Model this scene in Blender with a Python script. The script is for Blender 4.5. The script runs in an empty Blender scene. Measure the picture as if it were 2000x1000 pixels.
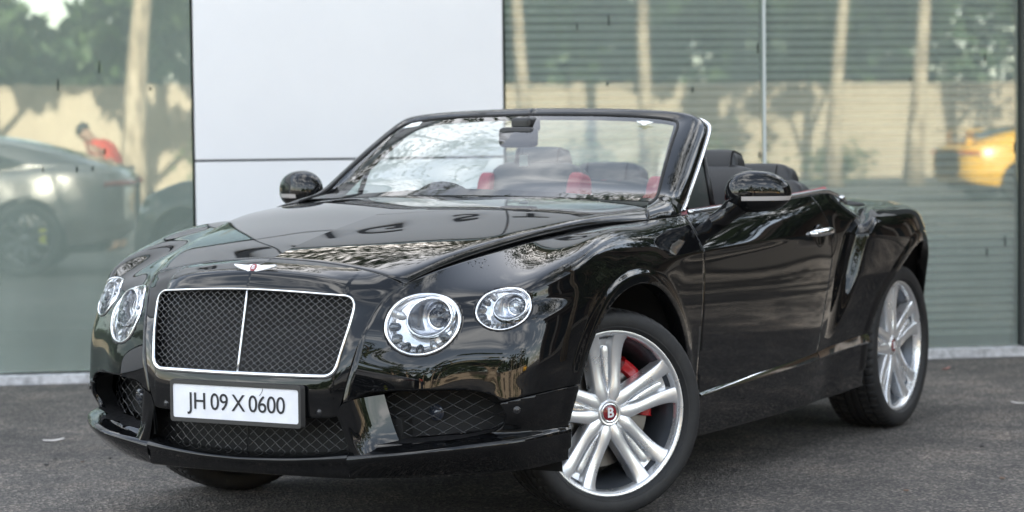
import bpy, bmesh, math, random
import numpy as np
from mathutils import Vector, Matrix

random.seed(7)
rng = np.random.default_rng(7)
SC = bpy.context.scene
COL = SC.collection

# ------------------------------------------------------------------ camera
# World frame = frame of the parked convertible: x forward, y to its left, z up,
# origin on the ground under the middle of its front axle.
cd = bpy.data.cameras.new('camera')
cd.sensor_width = 36.0
cd.lens = 85.0
cd.clip_start = 0.1
cd.clip_end = 600.0
cam = bpy.data.objects.new('camera', cd)
COL.objects.link(cam)
CAM = Vector((7.4068, 4.6765, 1.3564))
YAW, PITCH, ROLL = 3.66092, -0.053686, -0.011141
fw = Vector((math.cos(YAW) * math.cos(PITCH), math.sin(YAW) * math.cos(PITCH), math.sin(PITCH)))
rt = fw.cross(Vector((0, 0, 1))).normalized()
up = rt.cross(fw)
r2 = rt * math.cos(ROLL) + up * math.sin(ROLL)
u2 = -rt * math.sin(ROLL) + up * math.cos(ROLL)
cam.matrix_world = Matrix(((r2.x, u2.x, -fw.x, CAM.x), (r2.y, u2.y, -fw.y, CAM.y),
                           (r2.z, u2.z, -fw.z, CAM.z), (0, 0, 0, 1)))
cd.dof.use_dof = True
cd.dof.focus_distance = 7.85
cd.dof.aperture_fstop = 3.2
SC.camera = cam

# ------------------------------------------------------------------ daylight
SUN_DIR = Vector((-0.80, -0.60, 0.47)).normalized()     # towards the sun: behind the showroom
world = bpy.data.worlds.new('World')
SC.world = world
world.use_nodes = True
nt = world.node_tree
nt.nodes.clear()
sky = nt.nodes.new('ShaderNodeTexSky')
sky.sky_type = 'NISHITA'
sky.sun_disc = False
sky.sun_elevation = math.asin(SUN_DIR.z)
sky.sun_rotation = math.atan2(SUN_DIR.x, SUN_DIR.y)
sky.air_density = 1.0
sky.dust_density = 0.7
sky.ozone_density = 1.2
bg = nt.nodes.new('ShaderNodeBackground')
bg.inputs['Strength'].default_value = 0.12
wo = nt.nodes.new('ShaderNodeOutputWorld')
hs = nt.nodes.new('ShaderNodeHueSaturation')
hs.inputs['Saturation'].default_value = 0.65
nt.links.new(sky.outputs[0], hs.inputs['Color'])
# broken white cloud over the whole sky (the bonnet, fender and windscreen mirror it)
tcw = nt.nodes.new('ShaderNodeTexCoord')
sep = nt.nodes.new('ShaderNodeSeparateXYZ'); nt.links.new(tcw.outputs['Generated'], sep.inputs[0])
zz_ = nt.nodes.new('ShaderNodeMath'); zz_.operation = 'ADD'; zz_.inputs[1].default_value = 0.22; nt.links.new(sep.outputs['Z'], zz_.inputs[0])
zm = nt.nodes.new('ShaderNodeMath'); zm.operation = 'MAXIMUM'; zm.inputs[1].default_value = 0.05; nt.links.new(zz_.outputs[0], zm.inputs[0])
dx = nt.nodes.new('ShaderNodeMath'); dx.operation = 'DIVIDE'; nt.links.new(sep.outputs['X'], dx.inputs[0]); nt.links.new(zm.outputs[0], dx.inputs[1])
dy = nt.nodes.new('ShaderNodeMath'); dy.operation = 'DIVIDE'; nt.links.new(sep.outputs['Y'], dy.inputs[0]); nt.links.new(zm.outputs[0], dy.inputs[1])
cmb = nt.nodes.new('ShaderNodeCombineXYZ'); nt.links.new(dx.outputs[0], cmb.inputs[0]); nt.links.new(dy.outputs[0], cmb.inputs[1])
cn = nt.nodes.new('ShaderNodeTexNoise'); cn.inputs['Scale'].default_value = 2.3; cn.inputs['Detail'].default_value = 7.0; cn.inputs['Roughness'].default_value = 0.58
nt.links.new(cmb.outputs[0], cn.inputs['Vector'])
cr = nt.nodes.new('ShaderNodeMapRange'); cr.interpolation_type = 'SMOOTHSTEP'
cr.inputs['From Min'].default_value = 0.47; cr.inputs['From Max'].default_value = 0.66; cr.inputs['To Max'].default_value = 0.9
nt.links.new(cn.outputs[0], cr.inputs['Value'])
cm = nt.nodes.new('ShaderNodeMix'); cm.data_type = 'RGBA'
cm.inputs[7].default_value = (9.5, 9.7, 10.2, 1)
nt.links.new(cr.outputs[0], cm.inputs['Factor']); nt.links.new(hs.outputs[0], cm.inputs[6])
nt.links.new(cm.outputs[2], bg.inputs[0])
nt.links.new(bg.outputs[0], wo.inputs[0])
sl = bpy.data.lights.new('sun', 'SUN')
sl.energy = 4.5
sl.angle = math.radians(0.53)
sl.color = (1.0, 0.96, 0.91)
so = bpy.data.objects.new('sun', sl)
so.rotation_euler = (-SUN_DIR).to_track_quat('-Z', 'Y').to_euler()
COL.objects.link(so)
SC.view_settings.view_transform = 'Standard'
SC.view_settings.look = 'None'
SC.view_settings.exposure = 2.35
SC.view_settings.gamma = 1.0
SC.view_settings.use_white_balance = True          # balanced for the shade, as the photograph is
SC.view_settings.white_balance_temperature = 6900
SC.view_settings.white_balance_tint = 8
SC.view_settings.use_curve_mapping = False
SC.cycles.max_bounces = 10
SC.cycles.transparent_max_bounces = 12
SC.cycles.glossy_bounces = 6

# ------------------------------------------------------------------ helpers
def principled(name, color=(0.5, 0.5, 0.5), rough=0.5, metal=0.0, coat=0.0, coat_rough=0.03, spec=0.5):
    m = bpy.data.materials.new(name)
    m.use_nodes = True
    b = m.node_tree.nodes['Principled BSDF']
    b.inputs['Base Color'].default_value = (*color, 1)
    b.inputs['Roughness'].default_value = rough
    b.inputs['Metallic'].default_value = metal
    b.inputs['Coat Weight'].default_value = coat
    b.inputs['Coat Roughness'].default_value = coat_rough
    b.inputs['Specular IOR Level'].default_value = spec
    return m, m.node_tree, b

def node(t, kind, **kw):
    n = t.nodes.new(kind)
    for k, v in kw.items():
        if k in n.inputs:
            n.inputs[k].default_value = v
        else:
            setattr(n, k, v)
    return n

def noise(t, scale, detail=4.0, rough=0.55, coord='Object', stretch=None):
    tc = node(t, 'ShaderNodeTexCoord')
    n = node(t, 'ShaderNodeTexNoise', Scale=scale, Detail=detail, Roughness=rough)
    if stretch:
        mp = node(t, 'ShaderNodeMapping')
        mp.inputs['Scale'].default_value = stretch
        t.links.new(tc.outputs[coord], mp.inputs[0])
        t.links.new(mp.outputs[0], n.inputs['Vector'])
    else:
        t.links.new(tc.outputs[coord], n.inputs['Vector'])
    return n

def ramp(t, src, stops):
    r = node(t, 'ShaderNodeValToRGB')
    e = r.color_ramp.elements
    while len(e) < len(stops):
        e.new(0.5)
    for i, (p, c) in enumerate(stops):
        e[i].position = p
        e[i].color = (*c, 1) if len(c) == 3 else c
    t.links.new(src, r.inputs[0])
    return r

def bump(t, b, src, strength, dist):
    n = node(t, 'ShaderNodeBump', Strength=strength, Distance=dist)
    t.links.new(src, n.inputs['Height'])
    t.links.new(n.outputs[0], b.inputs['Normal'])

def tag(o, label=None, cat=None, group=None, kind=None):
    if label: o['label'] = label
    if cat: o['category'] = cat
    if group: o['group'] = group
    if kind: o['kind'] = kind
    return o

def empty(name, loc=(0, 0, 0), rz=0.0, parent=None):
    o = bpy.data.objects.new(name, None)
    o.empty_display_size = 0.1
    COL.objects.link(o)
    o.location = loc
    o.rotation_euler = (0, 0, rz)
    o.parent = parent
    return o

def mesh(name, V, F, mat=None, parent=None, smooth=True):
    me = bpy.data.meshes.new(name)
    me.from_pydata(np.asarray(V, float).tolist(), [], [[int(i) for i in f] for f in F])
    if smooth:
        me.polygons.foreach_set('use_smooth', np.ones(len(me.polygons), bool))
    me.validate()
    me.update()
    o = bpy.data.objects.new(name, me)
    if mat is not None:
        me.materials.append(mat)
    COL.objects.link(o)
    o.parent = parent
    return o

def share(name, me, parent=None, loc=(0, 0, 0), rot=(0, 0, 0), scale=(1, 1, 1)):
    o = bpy.data.objects.new(name, me)
    COL.objects.link(o)
    o.parent = parent
    o.location = loc
    o.rotation_euler = rot
    o.scale = scale
    return o

def copy_tree(o, parent=None):
    c = o.copy()
    COL.objects.link(c)
    c.parent = parent
    for ch in list(o.children):
        copy_tree(ch, c)
    return c

class MB:
    """collects vertices and faces for one mesh"""
    def __init__(s):
        s.V, s.F = [], []
    def add(s, V, F):
        n = len(s.V)
        s.V += [tuple(v) for v in V]
        s.F += [[i + n for i in f] for f in F]
        return s
    def box(s, c, h, R=None):
        P = np.array([[x, y, z] for x in (-1, 1) for y in (-1, 1) for z in (-1, 1)], float) * np.array(h)
        if R is not None:
            P = P @ np.array(R).T
        return s.add(P + np.array(c), [(0, 1, 3, 2), (4, 6, 7, 5), (0, 4, 5, 1), (2, 3, 7, 6), (0, 2, 6, 4), (1, 5, 7, 3)])
    def tube(s, pts, r, n=8, closed=False, caps=True):
        pts = np.array(pts, float)
        m = len(pts)
        r = np.broadcast_to(np.array(r, float), (m,))
        if closed:
            T = np.roll(pts, -1, 0) - np.roll(pts, 1, 0)
        else:
            T = np.gradient(pts, axis=0)
        T /= np.linalg.norm(T, axis=1)[:, None] + 1e-12
        a = np.array([0, 0, 1.0]) if abs(T[0][2]) < .9 else np.array([1.0, 0, 0])
        N = np.cross(T[0], a); N /= np.linalg.norm(N)
        V = []
        th = np.linspace(0, 2 * np.pi, n, endpoint=False)
        for i in range(m):
            N = N - T[i] * (N @ T[i]); N /= np.linalg.norm(N)
            B = np.cross(T[i], N)
            V += list(pts[i] + r[i] * (np.cos(th)[:, None] * N + np.sin(th)[:, None] * B))
        F = []
        for i in range(m if closed else m - 1):
            j = (i + 1) % m
            for k in range(n):
                F.append((i * n + k, i * n + (k + 1) % n, j * n + (k + 1) % n, j * n + k))
        if caps and not closed:
            F.append(tuple(range(n - 1, -1, -1)))
            F.append(tuple((m - 1) * n + k for k in range(n)))
        return s.add(V, F)
    def lathe(s, prof, n=48, M=None, close=False):
        """profile of (radius, height) turned about local z, then placed by M"""
        m = len(prof)
        V = []
        for k in range(n):
            a = 2 * np.pi * k / n
            V += [(r * np.cos(a), r * np.sin(a), h) for r, h in prof]
        F = []
        for k in range(n):
            k2 = (k + 1) % n
            for i in range(m if close else m - 1):
                j = (i + 1) % m
                F.append((k * m + i, k2 * m + i, k2 * m + j, k * m + j))
        V = np.array(V)
        if M is not None:
            M = np.array(M)
            V = V @ M[:3, :3].T + M[:3, 3]
        return s.add(V, F)
    def mirror(s):
        n = len(s.V)
        s.V += [(x, -y, z) for x, y, z in s.V[:n]]
        s.F += [[i + n for i in reversed(f)] for f in s.F[:]]
        return s
    def xf(s, M):
        M = np.array(M)
        s.V = [tuple(v) for v in (np.array(s.V) @ M[:3, :3].T + M[:3, 3])]
        return s
    def build(s, name, mat=None, parent=None, smooth=True, bevel=0, seg=2):
        o = mesh(name, s.V, s.F, mat, parent, smooth)
        if bevel:
            md = o.modifiers.new('bevel', 'BEVEL')
            md.width = bevel; md.segments = seg; md.limit_method = 'ANGLE'; md.angle_limit = math.radians(35)
        return o

def autosmooth(o, ang=35):
    """mark hard edges so smooth shading keeps them crisp"""
    bm = bmesh.new()
    bm.from_mesh(o.data)
    a = math.radians(ang)
    for e in bm.edges:
        e.smooth = not (len(e.link_faces) == 2 and e.calc_face_angle(0) > a)
    bm.to_mesh(o.data)
    bm.free()
    return o

# ---- spline patches -------------------------------------------------------
def spl(P, n=None, t=None):
    """natural cubic spline through P (uniform parameter)"""
    P = np.asarray(P, float)
    m = len(P)
    if t is None:
        t = np.linspace(0, m - 1, n)
    if m == 2:
        return P[0] + (P[1] - P[0]) * t.reshape(-1, *([1] * (P.ndim - 1)))
    A = np.zeros((m, m)); B = np.zeros_like(P)
    A[0, 0] = A[-1, -1] = 1
    for i in range(1, m - 1):
        A[i, i - 1] = A[i, i + 1] = 1; A[i, i] = 4
        B[i] = 6 * (P[i - 1] - 2 * P[i] + P[i + 1])
    M = np.linalg.solve(A, B.reshape(m, -1)).reshape(P.shape)
    i = np.clip(np.floor(t).astype(int), 0, m - 2)
    f = (t - i).reshape(-1, *([1] * (P.ndim - 1)))
    g = 1 - f
    return g * P[i] + f * P[i + 1] + ((g ** 3 - g) * M[i] + (f ** 3 - f) * M[i + 1]) / 6

def patch(G, nr, nc, tr=None, tc=None):
    """bicubic surface through the grid G[row][col] -> dense (nr,nc,3)"""
    G = np.asarray(G, float)
    A = spl(G, nr, tr)
    return np.swapaxes(spl(np.swapaxes(A, 0, 1), nc, tc), 0, 1)

def grid_faces(nr, nc):
    i, j = np.meshgrid(np.arange(nr - 1), np.arange(nc - 1), indexing='ij')
    a = (i * nc + j).ravel()
    return np.stack([a, a + 1, a + nc + 1, a + nc], 1).tolist()

def clip(V, F, d):
    """keep the part of the mesh where the scalar d (per vertex) is positive"""
    V = [tuple(v) for v in V]
    d = np.asarray(d, float).copy()
    d[np.abs(d) < 1e-6] = 1e-6
    nV, idx, cut, out = [], {}, {}, []
    def keep(i):
        if i not in idx:
            idx[i] = len(nV); nV.append(V[i])
        return idx[i]
    def cross(i, j):
        k = (min(i, j), max(i, j))
        if k not in cut:
            a, b = k
            f = d[a] / (d[a] - d[b])
            cut[k] = len(nV)
            nV.append(tuple(V[a][q] + f * (V[b][q] - V[a][q]) for q in range(3)))
        return cut[k]
    sgn = (d > 0).tolist()
    d = d.tolist()
    for f in F:
        s = [sgn[i] for i in f]
        if all(s):
            out.append([keep(i) for i in f]); continue
        if not any(s):
            continue
        p = []
        for q, i in enumerate(f):
            j = f[(q + 1) % len(f)]
            if d[i] > 0: p.append(keep(i))
            if (d[i] > 0) != (d[j] > 0): p.append(cross(i, j))
        if len(p) >= 3: out.append(p)
    return np.array(nV).reshape(-1, 3), out

def vnormals(V, F):
    V = np.asarray(V, float)
    N = np.zeros_like(V)
    by = {}
    for f in F: by.setdefault(len(f), []).append(f)
    for k, fs in by.items():
        A = np.array(fs)
        n = np.zeros((len(A), 3))
        for q in range(1, k - 1):
            n += np.cross(V[A[:, q]] - V[A[:, 0]], V[A[:, q + 1]] - V[A[:, 0]])
        for q in range(k): np.add.at(N, A[:, q], n)
    l = np.linalg.norm(N, axis=1)[:, None]
    return N / np.maximum(l, 1e-12)

def orient(V, F, out):
    """flip faces so that the mean normal agrees with the direction field out(p)"""
    V = np.asarray(V)
    s = 0
    for f in F[::max(1, len(F) // 200)]:
        n = np.cross(V[f[1]] - V[f[0]], V[f[2]] - V[f[0]])
        c = V[list(f)].mean(0)
        s += np.sign(n @ np.asarray(out(c)))
    return F if s > 0 else [list(reversed(f)) for f in F]

def with_mirror(V, F):
    V = np.asarray(V)
    n = len(V)
    W = np.concatenate([V, V * [1, -1, 1]])
    return W, list(F) + [[i + n for i in reversed(f)] for f in F]

def polysdf(Y, Z, poly):
    """signed distance to a closed polygon, positive outside"""
    poly = np.array(poly)
    P = np.stack([Y, Z], -1)
    d = np.full(len(P), 1e9); ins = np.zeros(len(P), bool)
    for a, b in zip(poly, np.roll(poly, -1, 0)):
        e = b - a; w = P - a
        if e @ e < 1e-14: continue
        t_ = np.clip((w @ e) / (e @ e), 0, 1)
        d = np.minimum(d, np.linalg.norm(w - t_[:, None] * e, axis=1))
        c = ((a[1] <= P[:, 1]) & (b[1] > P[:, 1])) | ((b[1] <= P[:, 1]) & (a[1] > P[:, 1]))
        if abs(e[1]) > 1e-9:
            x = a[0] + (P[:, 1] - a[1]) / e[1] * e[0]
            ins ^= c & (P[:, 0] < x)
    return np.where(ins, -d, d)

def roundpoly(pts, r, n=6):
    """closed outline with rounded corners"""
    pts = [np.array(p, float) for p in pts]
    if np.isscalar(r): r = [r] * len(pts)
    out = []
    for i, p in enumerate(pts):
        a, b = pts[i - 1], pts[(i + 1) % len(pts)]
        u, v = a - p, b - p
        lu, lv = np.linalg.norm(u), np.linalg.norm(v)
        k = min(r[i], lu * .45, lv * .45)
        s, e = p + u / lu * k, p + v / lv * k
        for f in np.linspace(0, 1, n):
            out.append((1 - f) ** 2 * s + 2 * f * (1 - f) * p + f * f * e)
    return np.array(out)

def flange2(V, F, vec, roll=0.0022):
    """turn the open edges of a panel inwards over a small rolled edge"""
    V = np.asarray(V)
    es = {}
    for f in F:
        for q, i in enumerate(f):
            es[(i, f[(q + 1) % len(f)])] = 1
    N = vnormals(V, F)
    bd = [(i, j) for (i, j) in es if (j, i) not in es]
    T = {}
    for i, j in bd:
        e = V[j] - V[i]
        l = np.linalg.norm(e)
        if l < 1e-9: continue
        o = np.cross(e / l, N[i] + N[j])
        o /= np.linalg.norm(o) + 1e-12
        for k in (i, j): T[k] = T.get(k, 0) + o
    nV, nF, mp = [tuple(v) for v in V], [list(f) for f in F], {}
    def ring(i):
        if i not in mp:
            o = T.get(i, np.zeros(3)); o = o / (np.linalg.norm(o) + 1e-12)
            mp[i] = (i, len(nV), len(nV) + 1)
            nV.append(tuple(V[i] - N[i] * roll + o * roll * .6))
            nV.append(tuple(V[i] + vec(V[i], N[i]) + o * roll * .6))
        return mp[i]
    for i, j in bd:
        if vec(V[i], N[i]) is None or vec(V[j], N[j]) is None: continue
        a, b = ring(i), ring(j)
        nF.append([b[0], a[0], a[1], b[1]])
        nF.append([b[1], a[1], a[2], b[2]])
    return nV, nF

# ------------------------------------------------------------------ setting
WALL_O = Vector((-2.60, -3.96, 0.0))
WALL_A = math.radians(129.61)
WT = Vector((math.cos(WALL_A), math.sin(WALL_A), 0))       # along the showroom front
WN = Vector((WT.y, -WT.x, 0))                              # out of the front, towards the yard
if WN.x < 0: WN = -WN
def yard(s, d, z=0.0):
    """s metres along the showroom front, d metres out of it"""
    return WALL_O + WT * s + WN * d + Vector((0, 0, z))

# ---- asphalt yard
E_, t, b = principled('worn_asphalt', (0.06, 0.058, 0.056), 0.85)
n1 = noise(t, 0.55, 7, 0.66)
n3 = noise(t, 3.2, 8, 0.72)
n2 = noise(t, 60, 4, 0.8)
tc = node(t, 'ShaderNodeTexCoord')
vo = node(t, 'ShaderNodeTexVoronoi', Scale=105.0); t.links.new(tc.outputs['Object'], vo.inputs['Vector'])
sp_ = node(t, 'ShaderNodeSeparateColor'); t.links.new(vo.outputs['Color'], sp_.inputs[0])
c1 = ramp(t, n1.outputs[0], [(0.32, (0.066, 0.062, 0.059)), (0.52, (0.106, 0.100, 0.095)), (0.72, (0.172, 0.159, 0.148))])
c2 = ramp(t, sp_.outputs[0], [(0.0, (0.35, 0.35, 0.36)), (0.45, (0.80, 0.80, 0.80)), (0.80, (1.25, 1.22, 1.20)), (1.0, (2.6, 2.5, 2.35))])
c3 = ramp(t, n3.outputs[0], [(0.34, (0.52, 0.51, 0.52)), (0.50, (1.0, 0.98, 0.96)), (0.66, (1.55, 1.44, 1.35))])
mx = node(t, 'ShaderNodeMix', data_type='RGBA', blend_type='MULTIPLY'); mx.inputs['Factor'].default_value = 0.95
mx2 = node(t, 'ShaderNodeMix', data_type='RGBA', blend_type='MULTIPLY'); mx2.inputs['Factor'].default_value = 0.9
t.links.new(c1.outputs[0], mx.inputs[6]); t.links.new(c2.outputs[0], mx.inputs[7])
t.links.new(mx.outputs[2], mx2.inputs[6]); t.links.new(c3.outputs[0], mx2.inputs[7])
t.links.new(mx2.outputs[2], b.inputs['Base Color'])
ad = node(t, 'ShaderNodeMath', operation='ADD'); t.links.new(vo.outputs['Distance'], ad.inputs[0]); t.links.new(n2.outputs[0], ad.inputs[1])
bump(t, b, ad.outputs[0], 0.9, 0.008)
rr = ramp(t, n3.outputs[0], [(0.3, (0.72,) * 3), (0.7, (0.92,) * 3)]); t.links.new(rr.outputs[0], b.inputs['Roughness'])
ASPHALT = E_
g = MB()
N_ = 40
for i in range(N_ + 1):
    for j in range(N_ + 1):
        g.V.append(((i / N_ - .5) * 320, (j / N_ - .5) * 320, 0.0))
for i in range(N_):
    for j in range(N_):
        a = i * (N_ + 1) + j
        g.F.append([a, a + N_ + 1, a + N_ + 2, a + 1])
tag(g.build('ground', ASPHALT, None, False), kind='structure')

# ---- showroom building
M_acp, t, b = principled('white_cladding', (0.80, 0.80, 0.82), 0.32)
n = noise(t, 1.2, 5, 0.6)
r = ramp(t, n.outputs[0], [(0.25, (0.77, 0.77, 0.79)), (0.7, (0.82, 0.82, 0.835))])
t.links.new(r.outputs[0], b.inputs['Base Color'])
M_dark, _, _ = principled('dark_joint', (0.03, 0.04, 0.045), 0.7)
M_frame, _, _ = principled('aluminium_frame', (0.32, 0.36, 0.35), 0.4, 0.6)
M_slat, _, _ = principled('pale_blind_slat', (0.80, 0.83, 0.80), 0.55)
M_mull, _, _ = principled('pale_mullion', (0.58, 0.62, 0.61), 0.5)
M_dcol, _, _ = principled('dark_column_cladding', (0.05, 0.055, 0.055), 0.35)
M_room, _, _ = principled('showroom_paint', (0.26, 0.30, 0.28), 0.8)
M_plinth, t, b = principled('lime_plinth', (0.62, 0.62, 0.64), 0.85)
n = noise(t, 16, 6, 0.7); r = ramp(t, n.outputs[0], [(0.35, (0.30, 0.30, 0.31)), (0.6, (0.66, 0.66, 0.68))]); t.links.new(r.outputs[0], b.inputs['Base Color'])
M_conc, t, b = principled('brown_render', (0.16, 0.12, 0.095), 0.85)
n = noise(t, 3, 5, 0.6); r = ramp(t, n.outputs[0], [(0.3, (0.12, 0.09, 0.07)), (0.7, (0.20, 0.15, 0.12))]); t.links.new(r.outputs[0], b.inputs['Base Color'])
M_col, _, _ = principled('pale_column', (0.42, 0.37, 0.33), 0.8)
M_letter, _, _ = principled('black_letter', (0.012, 0.012, 0.014), 0.35)
M_streak, _, _ = principled('dried_drip', (0.02, 0.03, 0.026), 0.8)

def coated_glass(name, refl, veil, tint, haze):
    """reflective tinted pane with a thin veil of dust"""
    m = bpy.data.materials.new(name)
    m.use_nodes = True
    t = m.node_tree
    t.nodes.clear()
    out = node(t, 'ShaderNodeOutputMaterial')
    tr = node(t, 'ShaderNodeBsdfTransparent'); tr.inputs[0].default_value = (*tint, 1)
    df = node(t, 'ShaderNodeBsdfDiffuse'); df.inputs[0].default_value = (*haze, 1)
    gl = node(t, 'ShaderNodeBsdfGlossy'); gl.inputs['Color'].default_value = (0.90, 0.97, 0.92, 1); gl.inputs['Roughness'].default_value = 0.0
    m1 = node(t, 'ShaderNodeMixShader')
    n = noise(t, 1.4, 5, 0.65, stretch=(1.0, 1.0, 0.45))
    r = ramp(t, n.outputs[0], [(0.3, (veil * .7,) * 3), (0.7, (min(1, veil * 1.25),) * 3)])
    t.links.new(r.outputs[0], m1.inputs[0]); t.links.new(tr.outputs[0], m1.inputs[1]); t.links.new(df.outputs[0], m1.inputs[2])
    fr = node(t, 'ShaderNodeFresnel', IOR=1.5)
    ad = node(t, 'ShaderNodeMath', operation='ADD'); ad.inputs[1].default_value = refl; ad.use_clamp = True
    t.links.new(fr.outputs[0], ad.inputs[0])
    m2 = node(t, 'ShaderNodeMixShader')
    t.links.new(ad.outputs[0], m2.inputs[0]); t.links.new(m1.outputs[0], m2.inputs[1]); t.links.new(gl.outputs[0], m2.inputs[2])
    t.links.new(m2.outputs[0], out.inputs[0])
    return m
GL_A = coated_glass('showroom_glass', 0.15, 0.40, (0.93, 0.97, 0.94), (0.44, 0.51, 0.46))
GL_B = coated_glass('showroom_glass_clear', 0.078, 0.34, (0.95, 0.98, 0.96), (0.42, 0.48, 0.45))

def text_mesh(body, size, extrude, offset=0.0):
    cu = bpy.data.curves.new('txt', 'FONT')
    cu.body = body; cu.size = size; cu.extrude = extrude; cu.align_x = 'CENTER'; cu.align_y = 'CENTER'; cu.offset = offset
    tmp = bpy.data.objects.new('tmp', cu)
    COL.objects.link(tmp)
    me = bpy.data.meshes.new_from_object(tmp.evaluated_get(bpy.context.evaluated_depsgraph_get()))
    bpy.data.objects.remove(tmp); bpy.data.curves.remove(cu)
    me.materials.clear()
    return me
TILT = math.radians(-2.0)          # this pane hangs a little out of true
SHOW = tag(empty('showroom_building', WALL_O, WALL_A), 'showroom front of white cladding panels and tall green-tinted reflective windows behind the convertible', 'building')
def bbox(name, s0, s1, q0, q1, z0, z1, mat, parent=None, bevel=0):
    """box in the building's frame: s along the front, q into the building"""
    mb = MB()
    mb.box(((s0 + s1) / 2, (q0 + q1) / 2, (z0 + z1) / 2), ((s1 - s0) / 2, (q1 - q0) / 2, (z1 - z0) / 2))
    return mb.build(name, mat, parent if parent is not None else SHOW, False, bevel)
BH = 3.8
# cladding panels: butt joints left open over a dark backing
bbox('cladding_backing', .84, 2.52, .035, .20, .05, BH - .02, M_dark)
for z0, z1 in ((.055, 1.180), (1.192, 2.462), (2.474, BH - .03)):
    bbox('cladding_panel', .833, 2.530, 0.0, .030, z0, z1, M_acp, None, .003)
# fascia above the windows
segs = [(-9.0, -6.02), (-6.0, -3.0), (-2.985, .818), (2.545, 5.55), (5.562, 6.4)]
for s0, s1 in segs:
    for z0, z1 in ((2.474, BH - .03),):
        bbox('fascia_panel', s0, s1, 0.0, .030, z0, z1, M_acp, None, .003)
bbox('fascia_backing', -9.0, .84, .035, .20, 2.462, BH - .02, M_dark)
bbox('fascia_backing', 2.52, 6.4, .035, .20, 2.462, BH - .02, M_dark)
bbox('cladding_panel', -9.0, -6.02, 0, .03, .055, 2.462, M_acp, None, .003)
bbox('parapet_cap', -9.05, 6.45, -.04, .30, BH - .03, BH + .05, M_frame)
bbox('roof_slab', -9.0, 6.4, .21, 8.0, BH - .45, BH - .15, M_room)
bbox('side_wall', -9.0, -8.8, .21, 8.0, 0, BH - .46, M_room)
bbox('side_wall', 6.2, 6.4, .21, 8.0, 0, BH - .46, M_room)
bbox('back_wall', -8.79, 6.19, 3.2, 3.4, 0.01, BH - .46, M_room)
bbox('room_floor', -8.79, 6.19, .21, 3.19, 0.01, .03, M_room)
bbox('plinth', -6.0, .81, -.05, .16, 0.0, .045, M_plinth)
bbox('plinth', .825, 2.54, -.05, .16, 0.0, .045, M_plinth)
bbox('plinth', 2.55, 6.4, -.05, .16, 0.0, .052, M_plinth)
for s0, s1 in ((5.56, 6.4),):
    bbox('column', s0, s1, -.02, .20, .055, 2.46, M_dcol)

def window(s0, s1, slats, tilt=0.0, splits=()):
    w = empty('window', ((s0 + s1) / 2, .055, 0), 0, SHOW)
    hw = (s1 - s0) / 2
    edges = [-hw] + [x - (s0 + s1) / 2 for x in splits] + [hw]
    for a, b_ in zip(edges[:-1], edges[1:]):
        mb = MB(); mb.box((0, 0, 0), ((b_ - a) / 2 - .004, .005, 1.19))
        p = mb.build('glass_pane', GL_B if slats else GL_A, w, False)
        p.location = ((a + b_) / 2, 0, 1.25); p.rotation_euler = (0, 0, tilt)
    mb = MB(); mb.box((0, .02, .0575), (hw, .018, .003)); mb.build('window_sill', M_frame, w, False)
    mb = MB(); mb.box((0, .02, 2.452), (hw, .018, .009)); mb.build('window_head', M_frame, w, False)
    if slats:
        sm = None
        k = 0
        z = .135
        while z < 2.42:
            if sm is None:
                mb = MB()
                prof = [(-.011, -.0135), (-.004, -.006), (.002, .004), (.006, .0135), (.0075, .0135), (.0035, .004), (-.0025, -.006), (-.0095, -.0135)]
                n = len(prof)
                V = [(x, q, zz) for x in (-hw + .012, hw - .012) for q, zz in prof]
                F = [(i, (i + 1) % n, n + (i + 1) % n, n + i) for i in range(n)] + [tuple(range(n)), tuple(range(2 * n - 1, n - 1, -1))]
                mb.add(V, F)
                o = mb.build('blind_slat', M_slat, w, False)
                sm = o.data
            else:
                o = share('blind_slat', sm, w)
            o.location = (0, .045, z)
            o.rotation_euler = (0.02 * math.sin(k * 1.7), 0, 0)
            z += .0465; k += 1
    return w
bbox('mullion', 4.030, 4.044, .038, .075, .06, 2.46, M_mull)
window(-6.0, -.912, False, 0.0, (-3.4,))
window(-.905, .822, False, TILT)
window(2.548, 4.029, True, math.radians(0.25))
window(4.045, 5.552, True, math.radians(-0.15))
# dried drips on the panes
for s, z, l in ((.110, 1.605, .030), (.33, 1.70, .034), (.02, 1.15, .012), (.20, 1.15, .016), (.285, 1.153, .012), (.60, 1.58, .010), (.35, 1.245, .016),
                (2.96, 1.905, .018), (3.14, 1.94, .030), (4.00, 1.78, .026), (3.13, 1.585, .012), (3.62, 1.55, .016), (4.01, 1.18, .018), (5.47, .66, .030), (5.36, .60, .022),
                (5.53, 1.20, .03), (5.35, 1.72, .02), (4.9, 1.6, .012)):
    mb = MB()
    w_ = .0045
    o_ = [(-w_, -l), (w_ * .4, -l * 1.1), (w_, -l * .2), (w_ * .7, l), (-w_ * .5, l * 1.05), (-w_, l * .3)]
    n = len(o_)
    mb.add([(x, 0, zz) for x, zz in o_] + [(x, -.0015, zz) for x, zz in o_], [tuple(range(n, 2 * n))] + [(i, (i + 1) % n, n + (i + 1) % n, n + i) for i in range(n)])
    d_ = mb.build('dried_drip', M_streak, SHOW, False)
    d_.location = (s, (.055 + math.tan(TILT) * (s + .0415) - .0085) if s < .8 else .046, z)

# black letters fixed to the fascia above the picture; the bonnet mirrors them
for ch, s in (('A', .22), ('Z', .66), ('I', .98), ('N', 1.26), ('G', 1.70), ('S', 2.24), ('T', 2.70), ('A', 3.14)):
    me = text_mesh(ch, .46, .02)
    me.materials.append(M_letter)
    share('fascia_letter', me, SHOW, (s, -.022, 2.98), (math.pi / 2, 0, 0))

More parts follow.
